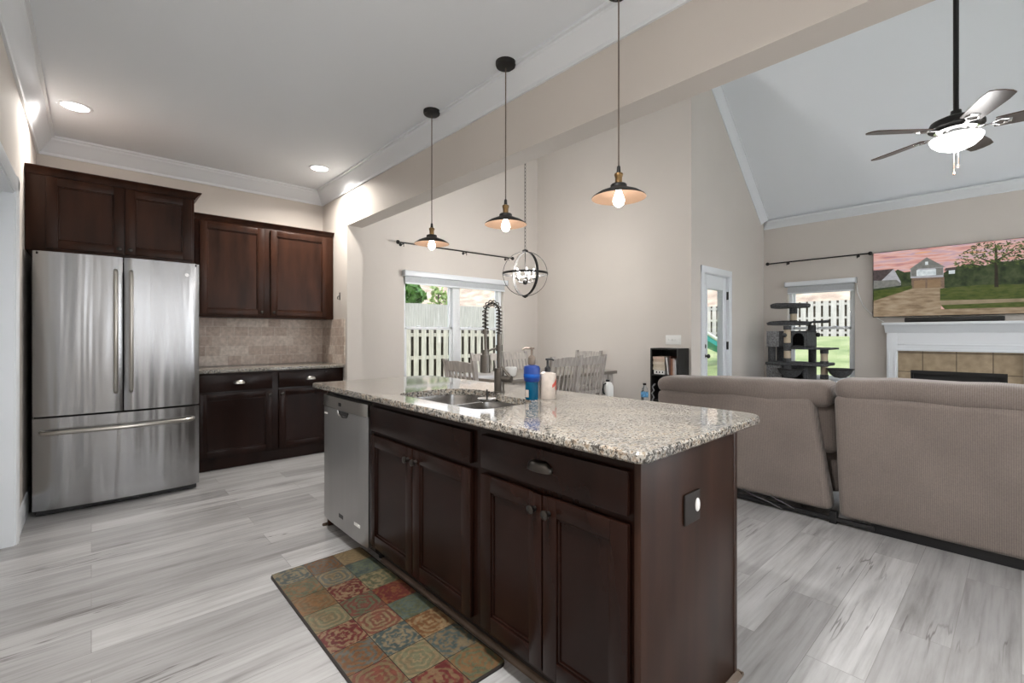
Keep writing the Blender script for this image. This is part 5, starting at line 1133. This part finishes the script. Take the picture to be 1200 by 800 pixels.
# ---- fireplace, soundbar, television
fp = thing('fireplace', 'white mantel fireplace with tan stone tile surround and black firebox', 'fireplace', (7.82, 0.532, 0))
ml, mr = 1.205, -0.14
mb = MB(); mb.box(7.62, XF-0.002, mr-0.02, ml+0.02, 1.335, 1.367, 0.004)
mb.prism([(7.655, 1.335), (7.665, 1.315), (7.70, 1.285), (7.725, 1.25), (7.735, 1.235), (XF-0.002, 1.235), (XF-0.002, 1.335)], 'y', mr-0.002, ml+0.002); mb.build('mantel_shelf', M['trim'], fp)
mb = MB(); mb.box(7.746, XF-0.002, -0.0198, 1.0848, 1.002, 1.234); mb.box(7.736, 7.76, -0.0198, 1.0848, 1.075, 1.095, 0.004).box(7.731, 7.76, -0.0198, 1.0848, 1.003, 1.03, 0.005)
mb.build('frieze', M['trim'], fp)
for y0, y1 in ((1.085, 1.193), (-0.128, -0.020)):
    mb = MB(); mb.box(7.742, XF-0.002, y0, y1, 0, 1.234, 0.002).box(7.733, 7.76, y0+0.015, y0+0.03, 0.15, 1.0, 0.004).box(7.733, 7.76, y1-0.03, y1-0.015, 0.15, 1.0, 0.004).box(7.728, 7.76, y0-0.003, y1+0.003, 0, 0.15, 0.004); mb.build('pilaster', M['trim'], fp)
mb = MB(); mb.box(7.80, 7.83, 0.958, 1.086, 0, 1.002).box(7.80, 7.83, -0.021, 0.105, 0, 1.002).box(7.80, 7.83, 0.105, 0.958, 0.757, 1.002).box(7.80, 7.83, 0.105, 0.958, 0, 0.06); mb.build('tile_surround', M['fptile'], fp, smooth=False)
mb = MB(); mb.box(7.80, 7.845, 0.106, 0.957, 0.061, 0.09).box(7.795, 7.81, 0.106, 0.957, 0.715, 0.757).box(7.795, 7.81, 0.106, 0.135, 0.06, 0.72).box(7.795, 7.81, 0.93, 0.957, 0.06, 0.72).box(7.86, 7.8685, 0.106, 0.957, 0.06, 0.757); mb.build('firebox', M['firebox'], fp)
for y in (0.35, 0.55, 0.72): MB().cyl((7.835, y-0.1, 0.12), (7.845, y+0.12, 0.14), 0.02).build('gas_log', M['bark'], fp)
sbr = thing('soundbar', 'long black soundbar on the white mantel below the television', 'soundbar', (7.70, 0.565, 1.367))
MB().box(7.66, 7.745, 0.125, 1.003, 1.3675, 1.425, 0.010).build('housing', M['black'], sbr)
MB().box(7.6575, 7.662, 0.14, 0.99, 1.376, 1.416, 0.002).build('grille', M['blackm'], sbr)
tv = thing('television', 'large flat television above the fireplace showing a house at sunset', 'television', (7.82, 0.58, 1.44))
ty0, ty1, tz0, tz1, TX = -0.186, 1.345, 1.444, 2.308, 7.79
MB().box(TX+0.002, TX+0.045, ty0, ty1, tz0, tz1, 0.004).build('bezel', M['black'], tv)
MB().box(TX+0.045, XF-0.003, 0.40, 0.78, 1.70, 2.05).build('wall_mount', M['blackm'], tv)
def px_mat(name, cols, scale, stretch=(1, 1, 1), s=0.46):
    m, n, l, b = mat(name); tc = n.new('ShaderNodeTexCoord'); mp = n.new('ShaderNodeMapping'); mp.inputs['Scale'].default_value = stretch; l.new(tc.outputs['Object'], mp.inputs[0])
    t = n.new('ShaderNodeTexNoise'); t.inputs['Scale'].default_value = scale; t.inputs['Detail'].default_value = 5; l.new(mp.outputs[0], t.inputs['Vector'])
    k = len(cols); r = ramp(n, [(0.32+0.36*i/(k-1), c) for i, c in enumerate(cols)]); l.new(t.outputs['Fac'], r.inputs[0])
    l.new(r.outputs[0], b.inputs['Emission Color']); b.inputs['Emission Strength'].default_value = s; b.inputs['Base Color'].default_value = (0.01, 0.01, 0.01, 1); b.inputs['Roughness'].default_value = 0.5; b.inputs['Specular IOR Level'].default_value = 0.12
    return m
PM = [px_mat('image_sky', [(0.36, 0.19, 0.22), (0.58, 0.29, 0.25), (0.66, 0.42, 0.38), (0.46, 0.32, 0.38), (0.70, 0.36, 0.20)], 3.0, (1, 0.8, 7)),
      px_mat('image_roof', [(0.045, 0.035, 0.035), (0.09, 0.07, 0.07)], 30), px_mat('image_white_siding', [(0.30, 0.30, 0.32), (0.42, 0.42, 0.44)], 20, (1, 1, 6)),
      px_mat('image_gable', [(0.14, 0.14, 0.13), (0.20, 0.20, 0.18)], 30), px_mat('image_window', [(0.45, 0.50, 0.52), (0.70, 0.74, 0.74)], 25),
      px_mat('image_brick', [(0.13, 0.085, 0.06), (0.20, 0.14, 0.10)], 60), px_mat('image_garage_door', [(0.20, 0.13, 0.075), (0.25, 0.17, 0.10)], 12, (1, 1, 5)),
      px_mat('image_trees', [(0.012, 0.020, 0.010), (0.035, 0.05, 0.02), (0.06, 0.075, 0.035)], 18), px_mat('image_drive', [(0.17, 0.12, 0.075), (0.27, 0.20, 0.13), (0.33, 0.26, 0.18)], 8, (1, 1, 4)),
      px_mat('image_lawn', [(0.035, 0.055, 0.012), (0.065, 0.085, 0.02), (0.09, 0.10, 0.03)], 14, (1, 1, 4)), px_mat('image_walk', [(0.20, 0.16, 0.10), (0.30, 0.24, 0.16)], 10),
      px_mat('image_trunk', [(0.02, 0.016, 0.01), (0.04, 0.03, 0.02)], 20), px_mat('image_foliage', [(0.03, 0.05, 0.015), (0.08, 0.11, 0.03), (0.14, 0.17, 0.06)], 40)]
mb = MB(); lay = [0]
def P2(i, pts):
    lay[0] += 1; x = TX+0.0018-0.00006*lay[0]; mb.m(i).poly([(x, max(ty0+0.006, min(ty1-0.006, y)), max(tz0+0.008, min(tz1-0.006, z))) for y, z in pts])
RT = ty0
P2(0, [(ty1, tz1), (ty1, tz0), (RT, tz0), (RT, tz1)])
P2(7, [(1.121, 2.039), (1.086, 2.062), (1.018, 2.017), (0.959, 2.022), (0.959, 1.88), (1.10, 1.86)])
P2(7, [(0.66, 1.96), (0.58, 2.03), (0.493, 2.04), (0.40, 2.06), (0.30, 2.02), (0.2, 2.06), (0.1, 2.05), (RT, 2.09), (RT, 1.75), (0.66, 1.79)])
P2(7, [(1.345, 1.95), (0.94, 1.95), (0.94, 1.79), (1.345, 1.79)])
P2(2, [(1.126, 2.073), (1.055, 1.899), (1.055, 1.855), (1.339, 1.827), (1.339, 1.94), (1.254, 1.934)]); P2(1, [(1.345, 2.073), (1.126, 2.075), (1.254, 1.93), (1.345, 1.935)]); P2(3, [(1.345, 1.93), (1.26, 1.932), (1.10, 1.93), (1.055, 1.88), (1.06, 1.85), (1.345, 1.825)])
P2(5, [(0.95, 1.934), (0.64, 1.927), (0.64, 1.79), (0.95, 1.798)]); P2(2, [(0.959, 2.055), (0.648, 2.043), (0.648, 1.923), (0.959, 1.935)]); P2(3, [(0.955, 2.055), (0.89, 2.053), (0.89, 1.955), (0.955, 1.957)]); P2(3, [(0.72, 2.04), (0.652, 2.04), (0.652, 1.95), (0.72, 1.95)])
P2(4, [(0.9, 2.034), (0.715, 2.027), (0.715, 1.955), (0.9, 1.957)]); P2(3, [(0.972, 2.050), (0.803, 2.186), (0.630, 2.044)]); P2(4, [(0.818, 2.13), (0.790, 2.13), (0.790, 2.09), (0.818, 2.09)])
P2(6, [(0.925, 1.899), (0.816, 1.9), (0.816, 1.797), (0.925, 1.798)]); P2(6, [(0.796, 1.903), (0.673, 1.9), (0.673, 1.796), (0.796, 1.797)])
P2(4, [(0.60, 2.0), (0.545, 2.0), (0.545, 1.955), (0.60, 1.955)]); P2(1, [(0.63, 2.03), (0.54, 2.035), (0.53, 2.0), (0.64, 1.995)])
P2(9, [(1.345, 1.797), (0.942, 1.841), (0.942, 1.797), (1.345, 1.66)]); P2(8, [(0.942, 1.802), (0.676, 1.792), (0.668, 1.44), (1.345, 1.44), (1.345, 1.665)]); P2(9, [(0.679, 1.786), (0.3, 1.80), (RT, 1.768), (RT, 1.615), (0.679, 1.634)])
P2(10, [(0.679, 1.634), (RT, 1.615), (RT, 1.583), (0.673, 1.576)]); P2(9, [(0.672, 1.576), (RT, 1.583), (RT, 1.522), (0.637, 1.526)]); P2(8, [(1.345, 1.525), (0.637, 1.526), (RT, 1.522), (RT, 1.44), (1.345, 1.44)])
P2(11, [(0.210, 2.25), (0.190, 2.25), (0.178, 1.76), (0.212, 1.763)]); P2(11, [(0.20, 2.05), (0.36, 2.14), (0.36, 2.13), (0.20, 2.02)]); P2(11, [(0.20, 2.08), (0.05, 2.18), (0.05, 2.17), (0.20, 2.05)])
rs = random.Random(3)
for i in range(520):
    a = rs.uniform(0, 2*PI); q = math.sqrt(rs.random()); y = 0.19+0.36*q*math.cos(a); z = 2.15+0.155*q*math.sin(a)-0.10*(abs(y-0.19)/0.36)**2+0.02; s_ = rs.uniform(0.007, 0.017); b_ = rs.uniform(0, PI)
    if z > tz1-0.02 or y < ty0+0.02: continue
    lay[0] = 40+(i % 12)
    P2(12 if i % 3 else 7, [(y+s_*1.5*math.cos(b_), z+s_*math.sin(b_)), (y-s_*0.5*math.sin(b_), z+s_*0.6*math.cos(b_)), (y-s_*1.5*math.cos(b_), z-s_*math.sin(b_)), (y+s_*0.5*math.sin(b_), z-s_*0.6*math.cos(b_))])
mb.build('screen', PM, tv, smooth=False)
mb = MB(); mb.tube([(XF-0.012, 1.535, 1.90), (XF-0.012, 1.525, 1.80), (XF-0.012, 1.47, 1.62), (XF-0.012, 1.38, 1.50), (XF-0.012, 1.28, 1.41), (XF-0.05, 1.235, 1.385)], 0.0055, 6)
single('hanging_cord', mb, M['white'], 'white cord looping down the wall from living room blind to mantel', 'cord', (XF-0.012, 1.535, 1.38))
